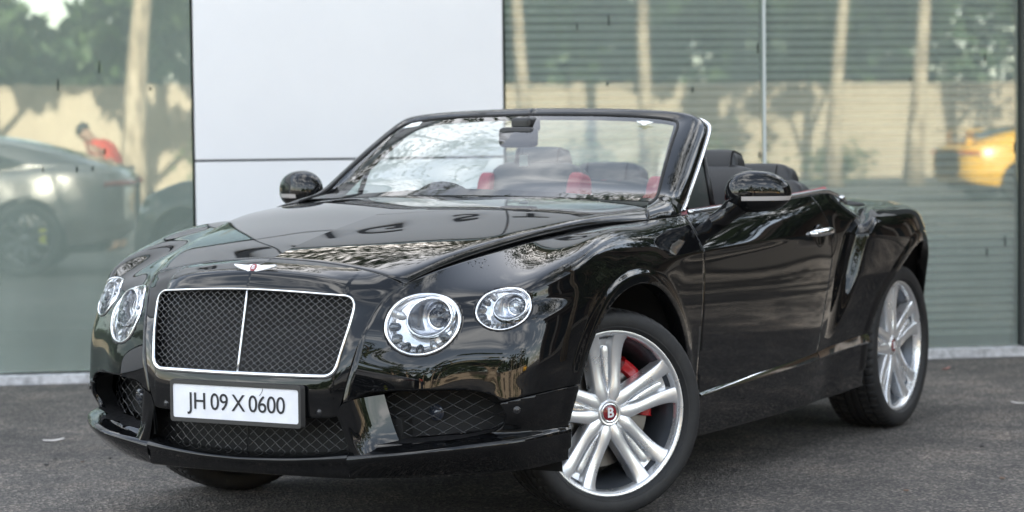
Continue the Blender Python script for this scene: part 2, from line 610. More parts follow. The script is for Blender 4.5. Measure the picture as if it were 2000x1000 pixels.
# ---- boundary wall across the yard
M_bwall, t, b = principled('sandy_block_wall', (0.40, 0.31, 0.22), 0.9)
n = noise(t, 0.7, 5, 0.6); r = ramp(t, n.outputs[0], [(0.3, (0.36, 0.28, 0.20)), (0.7, (0.46, 0.37, 0.27))]); t.links.new(r.outputs[0], b.inputs['Base Color'])
def long_wall(p0, p1, h, th, name, mat, label, cat):
    d = p1 - p0; L_ = d.length
    o = empty(name, p0, math.atan2(d.y, d.x))
    tag(o, label, cat)
    n = int(L_ / 3.2)
    mb = MB(); mb.box((L_ / 2, 0, h / 2), (L_ / 2, th / 2, h / 2)); mb.build('wall_face', mat, o, False)
    mb = MB(); mb.box((L_ / 2, 0, h + .04), (L_ / 2, th / 2 + .05, .04)); mb.build('coping', mat, o, False)
    pm = None
    for i in range(n + 1):
        if pm is None:
            mb = MB(); mb.box((0, 0, h / 2 + .06), (.16, th / 2 + .06, h / 2 + .06)); q = mb.build('pier', mat, o, False); pm = q.data
        else: q = share('pier', pm, o)
        q.location = (L_ * i / n, 0, 0)
    return o
long_wall(yard(-26, 35), yard(34, 47), 2.25, .22, 'boundary_wall', M_bwall, 'sandy boundary wall with piers across the yard, seen mirrored in the windows', 'wall')

# ---- side wing of the showroom, dark with pale columns
wing = tag(empty('side_wing', yard(14.5, -16.0), WALL_A - math.pi / 2), 'brown side wing with pale columns, mirrored in the front fender', 'building')
def wbox(name, x0, x1, y0, y1, z0, z1, mat):
    mb = MB(); mb.box(((x0 + x1) / 2, (y0 + y1) / 2, (z0 + z1) / 2), ((x1 - x0) / 2, (y1 - y0) / 2, (z1 - z0) / 2))
    return mb.build(name, mat, wing, False)
wbox('wall', 0, 28, 1.6, 1.9, 0, 4.69, M_conc); wbox('roof', -.3, 28.4, -.5, 5, 4.7, 5.3, M_conc); wbox('beam', 0, 28, -.1, .3, 3.7, 4.69, M_conc)
wbox('porch_floor', 0, 28, -.3, 1.59, 0.004, .16, M_col)
for i in range(9): wbox('column', .2 + i * 3.35, .65 + i * 3.35, -.06, .28, .161, 3.69, M_col)
for i in range(8): wbox('doorway', 1.2 + i * 3.35, 2.9 + i * 3.35, 1.57, 1.598, .161, 2.9, M_dark)

# ---- trees
def leaf_mat(name, c0, c1):
    m, t, b = principled(name, c0, 0.55)
    n = noise(t, 1.3, 3); r = ramp(t, n.outputs[0], [(0.35, c0), (0.65, c1)]); t.links.new(r.outputs[0], b.inputs['Base Color'])
    b.inputs['Transmission Weight'].default_value = 0.0
    b.inputs['Subsurface Weight'].default_value = 0.0
    return m
LEAF = [leaf_mat('leaf_dark', (0.030, 0.055, 0.018), (0.055, 0.085, 0.028)), leaf_mat('leaf_olive', (0.055, 0.080, 0.026), (0.095, 0.115, 0.045))]
M_bark, t, b = principled('tan_bark', (0.34, 0.25, 0.17), 0.9)
n = noise(t, 6, 5, 0.7, stretch=(1, 1, .3)); r = ramp(t, n.outputs[0], [(0.35, (0.14, 0.10, 0.07)), (0.5, (0.34, 0.26, 0.18)), (0.68, (0.52, 0.42, 0.31))]); t.links.new(r.outputs[0], b.inputs['Base Color'])
def tree(base, h, lean, trunk_r, crown_r, crown_z, nleaf, leaf, mat, label, seed, leafsize=.14, nb=7, grp=None):
    rg = np.random.default_rng(seed)
    root = tag(empty('tree', base), label, 'tree', grp)
    mb = MB()
    top = np.array((lean[0], lean[1], h * .72))
    zz = np.linspace(0, 1, 9)
    pts = np.stack([lean[0] * zz ** 1.3 + .06 * np.sin(zz * 7 + seed), lean[1] * zz ** 1.3 + .06 * np.cos(zz * 6 + seed), zz * h * .72], 1)
    mb.tube(pts, trunk_r * (1 - .62 * zz) * (1 + .35 * np.exp(-zz * 14)), 9)
    tips = []
    for i in range(nb):
        f = .45 + .55 * i / nb
        p0 = np.array([np.interp(f, zz, pts[:, k]) for k in range(3)])
        a = 2.4 * i + rg.uniform(-.4, .4)
        e = p0 + np.array((math.cos(a) * crown_r * rg.uniform(.45, .85), math.sin(a) * crown_r * rg.uniform(.45, .85), rg.uniform(.12, .28) * h))
        m1 = (p0 + e) / 2 + np.array((0, 0, .05 * h)) * rg.uniform(-.3, 1)
        q = spl([p0, m1, e], 7)
        mb.tube(q, np.linspace(trunk_r * .38, trunk_r * .08, 7), 6)
        tips += list(q[3:])
    mb.build('trunk', M_bark, root)
    tips = np.array(tips + [pts[-1], pts[-2]])
    # leaves gathered in clumps about the limbs
    nc = max(24, nleaf // 150)
    cl_ = tips[rg.integers(0, len(tips), nc)] + rg.normal(0, 1, (nc, 3)) * np.array((crown_r * .30, crown_r * .30, crown_z * .22))
    cs = rg.uniform(.22, .55, nc) * crown_r * .30
    k = rg.integers(0, nc, nleaf)
    dd = rg.normal(0, 1, (nleaf, 3)); dd /= np.linalg.norm(dd, axis=1)[:, None]
    P_ = cl_[k] + dd * (rg.uniform(0, 1, nleaf) ** .45)[:, None] * cs[k][:, None] * np.array((1.7, 1.7, 1.0))
    A = rg.normal(0, 1, (nleaf, 3)); A /= np.linalg.norm(A, axis=1)[:, None]
    B_ = np.cross(A, rg.normal(0, 1, (nleaf, 3))); B_ /= np.linalg.norm(B_, axis=1)[:, None]
    s = rg.uniform(.6, 1.3, nleaf)[:, None] * leafsize
    V = np.stack([P_ - A * s, P_ + B_ * s * .38, P_ + A * s, P_ - B_ * s * .38], 1).reshape(-1, 3)
    F = np.arange(nleaf * 4).reshape(-1, 4).tolist()
    o = mesh('crown', V, F, LEAF[mat], root, False)
    o['kind'] = 'stuff'
    return root
# trees across the yard (mirrored in the windows), trees behind the showroom and beside it
specs = [
 # s, d, h, lean, trunk, crown_r, crown_z, leaves, label
 (-1.25, 31.5, 11, (-.9, .5), .24, 3.0, 3.5, 2600, 0, 'leaning pale trunk tree nearest the silver coupe, mirrored in the far left window'),
 (.35, 33.0, 10, (-1.3, .2), .17, 2.6, 3.2, 2200, 1, 'slim leaning tree second from the silver coupe, before the boundary wall'),
 (-4.2, 33.5, 10, (.4, .1), .22, 3.2, 3.5, 2600, 0, 'upright tree behind the nose of the silver coupe'),
 (-8.5, 32.5, 12, (.5, -.3), .26, 3.6, 4.0, 2600, 1, 'broad tree before the boundary wall beyond the silver coupe'),
 (-12.0, 34.0, 12, (0, .3), .26, 3.8, 4.0, 2400, 0, 'broad dark tree last in the row past the silver coupe'),
 (7.0, 34.0, 11, (.3, .2), .20, 3.2, 3.6, 2600, 1, 'olive leaved tree mirrored just right of the white panel'),
 (9.6, 36.5, 11, (.2, -.3), .17, 3.0, 3.6, 2400, 0, 'thin straight tree fourth from the yellow coupe'),
 (12.6, 38.0, 12, (.5, .2), .18, 3.2, 3.8, 2600, 0, 'dark crowned tree third from the yellow coupe'),
 (15.6, 36.0, 12, (-.5, .1), .17, 3.0, 3.8, 2400, 1, 'slim pale trunk second from the yellow coupe, mirrored in the right window'),
 (17.4, 36.0, 12, (-.3, .2), .19, 3.0, 3.8, 2400, 0, 'slim pale trunk nearest the yellow coupe, mirrored at the right edge'),
 (21.5, 37.0, 12, (.2, .2), .22, 3.4, 3.8, 2200, 0, 'dark tree behind the end of the brown side wing'),
]
for i, (s, d, h, ln, tr_, cr, cz, nl, mt, lab) in enumerate(specs):
    tree(yard(s, d), h, ln, tr_, cr, cz, nl, None, mt, lab, 100 + i, .20, 8, 'trees along the boundary wall')
specs = [(-6.0, -9.5, 13, 'tall spreading tree behind the left end of the showroom roof'), (-.5, -10.5, 14, 'tall spreading tree behind the left window of the showroom'),
         (4.5, -9.5, 13.5, 'tall spreading tree behind the white panel of the showroom'), (9.5, -10.5, 14, 'tall spreading tree behind the right windows of the showroom'),
         (15.0, -10.0, 13, 'tall spreading tree behind the column end of the showroom')]
for i, (s, d, h, lab) in enumerate(specs):
    tree(yard(s, d), h, (.3, -.2), .25, 4.6, 5.0, 24000, None, i % 2, lab, 200 + i, .085, 13, 'trees behind the showroom')
# a tree beside the showroom whose crown reaches out over the car
ln = -WT * 2.6 - WN * .3
tree(yard(8.6, 5.2), 10.5, (ln.x, ln.y), .24, 4.2, 2.6, 22000, None, 1, 'overhanging tree right of the picture, its branches mirrored in the windscreen', 260, .075, 12)
for i, (s, d, h, lab) in enumerate(((9.6, -2.5, 6.0, 'dense tree past the right end of the showroom, nearest its corner'), (11.6, 2.4, 4.6, 'dense tree in front of the brown wing, second from the showroom corner'),
        (11.6, -6.5, 7.5, 'dense tree behind the showroom corner, before the brown wing'))):
    tree(yard(s, d), h, (.2, .2), .18, 2.4, 2.4, 14000, None, i % 2, lab, 280 + i, .09, 12, 'trees before the brown wing')
# the wood beyond the boundary wall reads as one mass
rg = np.random.default_rng(5)
nw = 46000
s_w = rg.uniform(-48, 44, nw)
top_w = 6.5 + 1.6 * np.sin(s_w * .31) + 1.1 * np.sin(s_w * .83 + 1) + .7 * np.sin(s_w * 2.1)
d_w = 41 + (s_w + 26) * .2 + 1.0 + np.abs(rg.normal(0, 2.4, nw))
d_w = 36.5 + (s_w + 26) * .2 + np.abs(rg.normal(0, 2.2, nw))
clump = np.sin(s_w * 1.9 + 3 * np.sin(d_w)) * .5 + np.sin(s_w * 4.7 + d_w * 1.3) * .3
z_w = top_w * np.sqrt(rg.uniform(0.0, 1, nw)) + clump * .6
keep_w = z_w > .1
P_ = np.array([tuple(yard(a, b_, c)) for a, b_, c in zip(s_w[keep_w], d_w[keep_w], z_w[keep_w])])
nl = len(P_)
A = rg.normal(0, 1, (nl, 3)); A /= np.linalg.norm(A, axis=1)[:, None]
B_ = np.cross(A, rg.normal(0, 1, (nl, 3))); B_ /= np.linalg.norm(B_, axis=1)[:, None]
sz = rg.uniform(.16, .46, nl)[:, None]
V = np.stack([P_ - A * sz, P_ + B_ * sz * .5, P_ + A * sz, P_ - B_ * sz * .5], 1).reshape(-1, 3)
tag(mesh('wood', V, np.arange(nl * 4).reshape(-1, 4).tolist(), LEAF[0], None, False), 'dense dark wood beyond the sandy boundary wall', 'wood', None, 'stuff')
# undergrowth at the foot of the boundary wall
def shrub(base, r, h, n, mat, lab, seed):
    rg = np.random.default_rng(seed)
    root = tag(empty('shrub', base), lab, 'shrub', 'shrubs along the boundary wall')
    mb = MB()
    for k in range(5):
        a = k * 1.3
        mb.tube([(0, 0, 0), (math.cos(a) * r * .4, math.sin(a) * r * .4, h * .5), (math.cos(a) * r * .7, math.sin(a) * r * .7, h * .85)], [.02, .014, .006], 5)
    mb.build('stems', M_bark, root)
    P_ = rg.normal(0, 1, (n, 3)) * np.array((r * .45, r * .45, h * .26)) + np.array((0, 0, h * .55))
    P_[:, 2] = np.maximum(P_[:, 2], .06)
    A = rg.normal(0, 1, (n, 3)); A /= np.linalg.norm(A, axis=1)[:, None]
    B_ = np.cross(A, rg.normal(0, 1, (n, 3))); B_ /= np.linalg.norm(B_, axis=1)[:, None]
    s = rg.uniform(.05, .11, n)[:, None]
    V = np.stack([P_ - A * s, P_ + B_ * s * .4, P_ + A * s, P_ - B_ * s * .4], 1).reshape(-1, 3)
    o = mesh('foliage', V, np.arange(n * 4).reshape(-1, 4).tolist(), LEAF[mat], root, False); o['kind'] = 'stuff'
for i, (s, d, r, h, lab) in enumerate(((.5, 34.5, .9, 1.1, 'bright low shrub between the two leaning trees'), (11.0, 37.2, .8, .9, 'round shrub third from the yellow coupe'),
        (13.8, 38.0, 1.0, 1.0, 'round shrub second from the yellow coupe'), (16.4, 38.5, .8, .8, 'small shrub nearest the yellow coupe'))):
    shrub(yard(s, d), r, h, 700, 1, lab, 300 + i)

# ---------------------------------------------------------------- two coupes parked in the yard
def coupe(name, paint, label, loc, rz, wing_=False, cal=(.6, .5, .02)):
    root = tag(empty(name, loc, rz), label, 'car', None)
    X = [-2.18, -2.08, -1.85, -1.5, -1.1, -.6, 0.0, .5, 1.0, 1.45, 1.85, 2.15, 2.28]       # tail .. nose
    yb = [.55, .74, .86, .915, .92, .895, .88, .885, .90, .905, .86, .70, .45]              # half width at the waist
    zt = [.86, .93, .965, .985, .96, .93, .90, .90, .89, .86, .76, .64, .56]                # shoulder height
    zc = [.88, .97, 1.02, 1.05, 1.03, 1.0, .96, .94, .90, .83, .74, .62, .55]               # centre height of the lower body
    zl = [.42, .34, .28, .24, .20, .19, .19, .19, .19, .20, .22, .26, .32]
    secs = []
    for x, y, a, c, l in zip(X, yb, zt, zc, zl):
        secs.append([(x, 0, l), (x, y * .80, l), (x, y * .95, l + .08), (x, y, .46 + .1 * (l - .2)), (x, y, .60), (x, y * .985, .74 if a > .74 else a - .05), (x, y * .93, a - .035 if a > .7 else a - .02), (x, y * .82, a), (x, y * .5, (a + c) / 2 + .01), (x, 0, c)])
    S = patch(secs, 120, 70)
    V, F = S.reshape(-1, 3), grid_faces(120, 70)
    wx, wr = (-1.22, 1.23), .338
    d = np.minimum(*[np.hypot(V[:, 0] - x, V[:, 2] - .335) - .375 for x in wx])
    d = np.where(V[:, 1] > .45, d, 1.0)
    F = orient(V, F, lambda p: (0, p[1], p[2] - .5))
    V, F = clip(V, F, d)
    V, F = flange2(V, F, lambda p, n: np.array((0, -.06, 0)) if p[1] > .5 else -n * .005)
    W_, F_ = with_mirror(V, F)
    mesh('body', W_, F_, paint, root)
    # roof and glasshouse
    gx = [-1.95, -1.65, -1.2, -.65, -.1, .3, .62, .92]
    gz = [1.0, 1.10, 1.215, 1.285, 1.295, 1.25, 1.13, .965]
    gw = [.40, .50, .56, .58, .59, .60, .64, .70]
    gb = [.66, .72, .76, .78, .80, .80, .80, .80]
    gy = [.96, .97, .96, .93, .91, .905, .90, .90]
    secs = [[(x, b_, y_), (x, b_ * .97, y_ + .3 * (z - y_)), (x, (w + b_) / 2 * .99, y_ + .66 * (z - y_)), (x, w, z - .035 * min(1, (z - y_) * 4)), (x, w * .6, z - .004), (x, 0, z + .006)] for x, z, w, b_, y_ in zip(gx, gz, gw, gb, gy)]
    S = patch(secs, 60, 40)
    V, F = S.reshape(-1, 3), orient(S.reshape(-1, 3), grid_faces(60, 40), lambda p: (0, p[1], p[2] - .8))
    W_, F_ = with_mirror(V, F)
    mesh('roof', W_, F_, paint, root)
    gl, _, _ = principled('dark_car_glass', (.012, .016, .015), .04, 0, 1.0)
    V2, F2 = S.reshape(-1, 3), grid_faces(60, 40)
    side = roundpoly([(-1.28, 1.0), (-.9, 1.12), (-.35, 1.215), (.1, 1.19), (.62, .965), (-.2, .955), (-1.0, .965)], .05)
    for sg in (1, -1):
        Vc, Fc = clip(V2 + np.array((0, .006, .002)), F2, np.where((V2[:, 1] > .55), -polysdf(V2[:, 0], V2[:, 2], side), -1))
        Fc = orient(Vc, Fc, lambda p: (0, 1, 0))
        if sg > 0: mesh('side_window', Vc, Fc, gl, root)
        else: mesh('side_window', Vc * [1, -1, 1], [list(reversed(f)) for f in Fc], gl, root)
    for nm, c in (('windscreen', np.minimum(V2[:, 0] - .36, np.minimum(.52 + (.9 - V2[:, 0]) * .1 - V2[:, 1], V2[:, 2] - .985))), ('rear_window', np.minimum(-.95 - V2[:, 0], np.minimum(.46 - V2[:, 1], V2[:, 0] + 1.75)))):
        Vc, Fc = clip(V2 + np.array((.003, 0, .006)), F2, c)
        Fc = orient(Vc, Fc, lambda p: (0, 0, 1))
        a, b_ = with_mirror(Vc, Fc)
        mesh(nm, a, b_, gl, root)
    rub, _, _ = principled('coupe_tyre', (.02, .02, .02), .7); al, _, _ = principled('coupe_rim', (.16, .16, .17), .35, .8); yl, _, _ = principled('coupe_caliper', cal, .35)
    T = np.array([[1, 0, 0, 0], [0, 0, 1, 0], [0, 1, 0, 0], [0, 0, 0, 1]], float)
    w0_ = None
    for x in wx:
        for sg in (1, -1):
            w = empty('wheel', (x, sg * .775, .338), 0 if sg > 0 else math.pi, root)
            mb = MB(); mb.lathe([(.25, .09), (.29, .115), (.325, .105), (.338, .08), (.338, -.1), (.30, -.12)], 48, T); mb.build('tyre', rub, w)
            mb = MB(); mb.lathe([(.252, .10), (.245, .085), (.235, .02), (.232, -.08)], 48, T)
            for k in range(10):
                a = 2 * math.pi * k / 10
                R_ = np.array([[math.cos(a), 0, math.sin(a)], [0, 1, 0], [-math.sin(a), 0, math.cos(a)]])
                mb.box(R_ @ np.array((0, .07, .15)), (.012, .012, .10), R_)
            mb.lathe([(0, .085), (.04, .085), (.055, .07), (.055, .03)], 24, T)
            mb.build('rim', al, w)
            mb = MB(); mb.box((.155, .035, .02), (.03, .03, .075)); mb.build('brake_caliper', yl, w, False)
    red, _, _ = principled('coupe_tail_lamp', (.45, .03, .02), .25, 0, 1.0); wh, _, _ = principled('coupe_headlamp', (.75, .78, .8), .1, 0, 1.0)
    for sg in (1, -1):
        mb = MB()
        P_ = spl([(-1.93, sg * .845, .82), (-2.05, sg * .77, .83), (-2.13, sg * .66, .83), (-2.175, sg * .52, .83)], 14)
        mb.tube(P_, np.linspace(.020, .034, 14), 8); mb.build('tail_lamp', red, root)
        mb = MB(); mb.lathe([(0, .02), (.07, .014), (.10, 0)], 24, [[0, .5, .75, 1.98], [1, 0, 0, sg * .62], [0, .8, .6, .70], [0, 0, 0, 1]]); mb.build('headlamp', wh, root)
        mb = MB(); mb.box((.55, sg * .93, .98), (.06, .07, .05)); mb.build('door_mirror', paint, root, True, .03, 3)
        for x in wx:
            V, F = [], []
            aa = np.linspace(0, math.pi, 18)
            for y in (.86, .5):
                for q in aa: V.append((x + .385 * math.cos(q), sg * y, .335 + .385 * math.sin(q)))
            for i in range(17): F.append((i, i + 1, 19 + i, 18 + i))
            mesh('wheel_arch_liner', V, F, rub, root)
    mb = MB(); mb.box((0, 0, .30), (1.9, .6, .1)); mb.box((0, 0, .3), (.8, .78, .08)); mb.build('underbody', rub, root, False)
    if wing_:
        mb = MB(); mb.box((-1.98, 0, 1.20), (.13, .72, .014)); mb.build('rear_wing', paint, root, True, .008)
        for sg in (1, -1):
            mb = MB(); mb.box((-1.95, sg * .42, 1.07), (.05, .012, .125)); mb.build('wing_strut', paint, root, False)
    return root
M_silver, t, b = principled('silver_bronze_paint', (.34, .31, .29), .28, .75, 1.0)
M_yellow, t, b = principled('yellow_paint', (.80, .42, .02), .3, 0, 1.0)
sil = coupe('sports_coupe', M_silver, 'silver-bronze sports coupe mirrored in the far left window, yellow brake calipers', yard(-2.28, 10.4), WALL_A + math.pi, False, (.62, .60, .02))
sil.scale = (1.04, 1.04, 1.04)
yel = coupe('sports_coupe', M_yellow, 'yellow sports coupe with rear wing mirrored at the right edge of the windows', yard(16.45, 25.6), WALL_A + math.radians(-4), True, (.5, .05, .03))

# ---- person in a red shirt behind the silver coupe
def person(loc, rz):
    M_skin, _, _ = principled('skin', (.30, .17, .11), .55); M_hair, _, _ = principled('black_hair', (.012, .010, .009), .5)
    M_shirt, t, b = principled('red_shirt', (.62, .06, .03), .8); M_trs, _, _ = principled('dark_trousers', (.03, .035, .05), .85)
    root = tag(empty('person', loc, rz), 'person with dark hair in a red shirt standing behind the silver coupe', 'person')
    def skin(name, verts, edges, rad, mat, lv=2):
        me = bpy.data.meshes.new(name)
        me.from_pydata(verts, edges, [])
        o = bpy.data.objects.new(name, me); COL.objects.link(o); o.parent = root
        me.materials.append(mat)
        md = o.modifiers.new('skin', 'SKIN')
        for i, r in enumerate(rad): me.skin_vertices[0].data[i].radius = (r, r * (.8 if r > .1 else 1))
        me.skin_vertices[0].data[0].use_root = True
        md.use_smooth_shade = True
        s = o.modifiers.new('sub', 'SUBSURF'); s.levels = lv; s.render_levels = lv
        return o
    J = [(0, 0, .90), (0, 0, 1.08), (.02, 0, 1.24), (.04, 0, 1.34), (.05, 0, 1.42), (.07, 0, 1.50), (.08, 0, 1.58),
         (.0, .10, .86), (.03, .11, .48), (-.02, .12, .08), (.12, .13, .04),
         (.0, -.10, .86), (.02, -.11, .48), (-.04, -.12, .08), (.10, -.13, .04),
         (.02, .19, 1.29), (.05, .25, 1.05), (.20, .20, .90), (.27, .17, .87),
         (.02, -.19, 1.29), (.04, -.26, 1.05), (.16, -.22, .88), (.23, -.19, .85)]
    bend = lambda p: (p[0] + .55 * max(0, p[2] - .95), p[1], p[2] - .34 * max(0, p[2] - .95))
    J = [bend(p) for p in J]
    E = [(0, 1), (1, 2), (2, 3), (3, 4), (4, 5), (5, 6), (0, 7), (7, 8), (8, 9), (9, 10), (0, 11), (11, 12), (12, 13), (13, 14), (2, 15), (15, 16), (16, 17), (17, 18), (2, 19), (19, 20), (20, 21), (21, 22)]
    R_ = [.14, .14, .155, .08, .055, .085, .08, .10, .065, .045, .04, .10, .065, .045, .04, .065, .048, .035, .028, .065, .048, .035, .028]
    skin('body', J, E, R_, M_skin)
    skin('shirt', [J[0], J[1], J[2], J[3], J[15], bend((.045, .235, 1.12)), J[19], bend((.035, -.245, 1.12))], [(0, 1), (1, 2), (2, 3), (2, 4), (4, 5), (2, 6), (6, 7)], [.165, .160, .175, .09, .085, .066, .085, .066], M_shirt)
    skin('trousers', [J[0], J[7], J[8], (-.02, .12, .11), J[11], J[12], (-.04, -.12, .11)], [(0, 1), (1, 2), (2, 3), (0, 4), (4, 5), (5, 6)], [.15, .115, .085, .065, .115, .085, .065], M_trs)
    skin('hair', [bend((.05, 0, 1.53)), bend((.055, 0, 1.60)), bend((.09, 0, 1.63))], [(0, 1), (1, 2)], [.095, .10, .075], M_hair)
    return root
person(yard(-.42, 14.0), WALL_A + math.radians(200))
# ------------------------------------------------------------------ materials of the convertible
M = {}
M['paint'], t, b = principled('black_paint', (0.0035, 0.0037, 0.0042), 0.5, 0, 1.0, 0.015, 0.0)
n = noise(t, 900, 2)
r = ramp(t, n.outputs[0], [(0.35, (0.0028, 0.003, 0.0034)), (0.75, (0.0052, 0.0055, 0.0062))])
t.links.new(r.outputs[0], b.inputs['Base Color'])
n2 = noise(t, 9, 5, 0.6)
r2_ = ramp(t, n2.outputs[0], [(0.4, (0.004,) * 3), (0.75, (0.016,) * 3)])
t.links.new(r2_.outputs[0], b.inputs['Coat Roughness'])
M['satin'], t, b = principled('satin_black_plastic', (0.012, 0.012, 0.013), 0.38)
n = noise(t, 60, 4)
r = ramp(t, n.outputs[0], [(0.3, (0.30,) * 3), (0.7, (0.46,) * 3)])
t.links.new(r.outputs[0], b.inputs['Roughness'])
M['dark'], _, _ = principled('unlit_dark_plastic', (0.006, 0.006, 0.0065), 0.7)
M['gloss_wire'], _, _ = principled('gloss_black_wire', (0.02, 0.02, 0.022), 0.16, 0.0, 0.6)
M['dark_chrome'], _, _ = principled('smoked_chrome_wire', (0.010, 0.010, 0.011), 0.12, 0.0, 1.0, 0.04, 0.6)
M['chrome'], t, b = principled('chrome', (0.80, 0.81, 0.83), 0.05, 1.0)
n = noise(t, 35, 4)
r = ramp(t, n.outputs[0], [(0.35, (0.03,) * 3), (0.75, (0.12,) * 3)])
t.links.new(r.outputs[0], b.inputs['Roughness'])
M['satin_chrome'], _, _ = principled('satin_chrome', (0.66, 0.67, 0.69), 0.22, 1.0)
M['lamp_silver'], _, _ = principled('lamp_reflector', (0.86, 0.87, 0.90), 0.16, 1.0)
M['lamp_white'], _, _ = principled('lamp_bezel_silver', (0.82, 0.83, 0.86), 0.17, 0.9)
M['alloy'], t, b = principled('silver_alloy', (0.84, 0.85, 0.87), 0.28, 0.8, 0.4, 0.06)
n = noise(t, 14, 5, 0.6)
r = ramp(t, n.outputs[0], [(0.3, (0.24,) * 3), (0.8, (0.38,) * 3)])
t.links.new(r.outputs[0], b.inputs['Roughness'])
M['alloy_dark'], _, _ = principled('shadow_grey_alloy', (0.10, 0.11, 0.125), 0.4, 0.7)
M['disc'], _, _ = principled('brake_disc_steel', (0.20, 0.19, 0.18), 0.35, 1.0)
M['caliper'], _, _ = principled('red_caliper', (0.38, 0.008, 0.012), 0.3, 0, 0.6)
M['rubber'], t, b = principled('tyre_rubber', (0.017, 0.017, 0.018), 0.62)
n = noise(t, 22, 6, 0.65)
r = ramp(t, n.outputs[0], [(0.3, (0.012, 0.012, 0.013)), (0.62, (0.020, 0.020, 0.021)), (0.85, (0.045, 0.042, 0.038))])
t.links.new(r.outputs[0], b.inputs['Base Color'])
n = noise(t, 260, 3)
bump(t, b, n.outputs[0], 0.25, 0.002)
M['liner'], _, _ = principled('wheel_arch_liner', (0.008, 0.008, 0.008), 0.85)
M['leather'], t, b = principled('black_leather', (0.016, 0.017, 0.019), 0.42)
n = noise(t, 320, 3)
bump(t, b, n.outputs[0], 0.2, 0.001)
M['red_leather'], t, b = principled('red_leather', (0.30, 0.012, 0.026), 0.42)
n = noise(t, 300, 3)
bump(t, b, n.outputs[0], 0.2, 0.001)
M['cloth'], t, b = principled('tonneau_cloth', (0.014, 0.014, 0.016), 0.75)
n = noise(t, 420, 3)
bump(t, b, n.outputs[0], 0.3, 0.001)
M['plate_white'], t, b = principled('plate_white', (0.82, 0.83, 0.86), 0.32)
n = noise(t, 18, 5)
r = ramp(t, n.outputs[0], [(0.3, (0.74, 0.75, 0.80)), (0.7, (0.84, 0.85, 0.88))])
t.links.new(r.outputs[0], b.inputs['Base Color'])
M['plate_frame'], _, _ = principled('plate_frame_plastic', (0.035, 0.034, 0.034), 0.4)
M['ink'], _, _ = principled('plate_ink', (0.012, 0.013, 0.018), 0.45)
M['badge_red'], _, _ = principled('badge_red_enamel', (0.22, 0.004, 0.012), 0.2, 0, 1.0)
M['badge_white'], _, _ = principled('badge_white_enamel', (0.86, 0.86, 0.88), 0.3)
M['sticker'], _, _ = principled('sticker_paper', (0.78, 0.82, 0.80), 0.5)
M['amber'], _, _ = principled('amber_lens', (0.75, 0.28, 0.03), 0.15, 0, 1.0)
M['sensor'], _, _ = principled('sensor_cap', (0.02, 0.02, 0.022), 0.25, 0, 0.4)
M['tail_red'], _, _ = principled('tail_lamp_red', (0.28, 0.01, 0.012), 0.12, 0, 1.0)
M['ground_metal'], _, _ = principled('underbody_metal', (0.05, 0.045, 0.04), 0.6, 0.4)

def thin_glass(name, tint, ior=1.5, rough=0.0, extra=0.0):
    m = bpy.data.materials.new(name)
    m.use_nodes = True
    t = m.node_tree
    t.nodes.clear()
    out = node(t, 'ShaderNodeOutputMaterial')
    tr = node(t, 'ShaderNodeBsdfTransparent')
    tr.inputs[0].default_value = (*tint, 1)
    gl = node(t, 'ShaderNodeBsdfGlossy')
    gl.inputs['Roughness'].default_value = rough
    fr = node(t, 'ShaderNodeFresnel', IOR=ior)
    mx = node(t, 'ShaderNodeMixShader')
    ad = node(t, 'ShaderNodeMath', operation='ADD')
    ad.inputs[1].default_value = extra
    ad.use_clamp = True
    t.links.new(fr.outputs[0], ad.inputs[0])
    t.links.new(ad.outputs[0], mx.inputs[0])
    t.links.new(tr.outputs[0], mx.inputs[1])
    t.links.new(gl.outputs[0], mx.inputs[2])
    t.links.new(mx.outputs[0], out.inputs[0])
    return m
M['screen'] = thin_glass('windscreen_glass', (0.74, 0.82, 0.79), 1.55, 0.0, 0.045)
M['side_glass'] = thin_glass('door_glass', (0.78, 0.86, 0.83), 1.5, 0.0, 0.02)
M['lens'] = thin_glass('lamp_cover', (0.97, 0.98, 0.98), 1.48)
M['bulb'] , _, _ = principled('dark_glass_lens', (0.03, 0.035, 0.05), 0.03, 0, 1.0)
M['led'], _, _ = principled('smoked_led_lens', (0.10, 0.11, 0.13), 0.06, 0.3, 1.0)
M['clear_bead'], _, _ = principled('clear_bead', (0.55, 0.57, 0.60), 0.08, 0.6, 1.0)
M['indicator'], _, _ = principled('clear_indicator', (0.62, 0.58, 0.56), 0.12, 0.35, 1.0)
# ------------------------------------------------------------------ the convertible: body surfaces
WB = 2.746            # wheelbase
WR = 0.363            # tyre radius
ARCH_F, ARCH_R = 0.452, 0.470
ARCH_X = (0.03, -2.746)

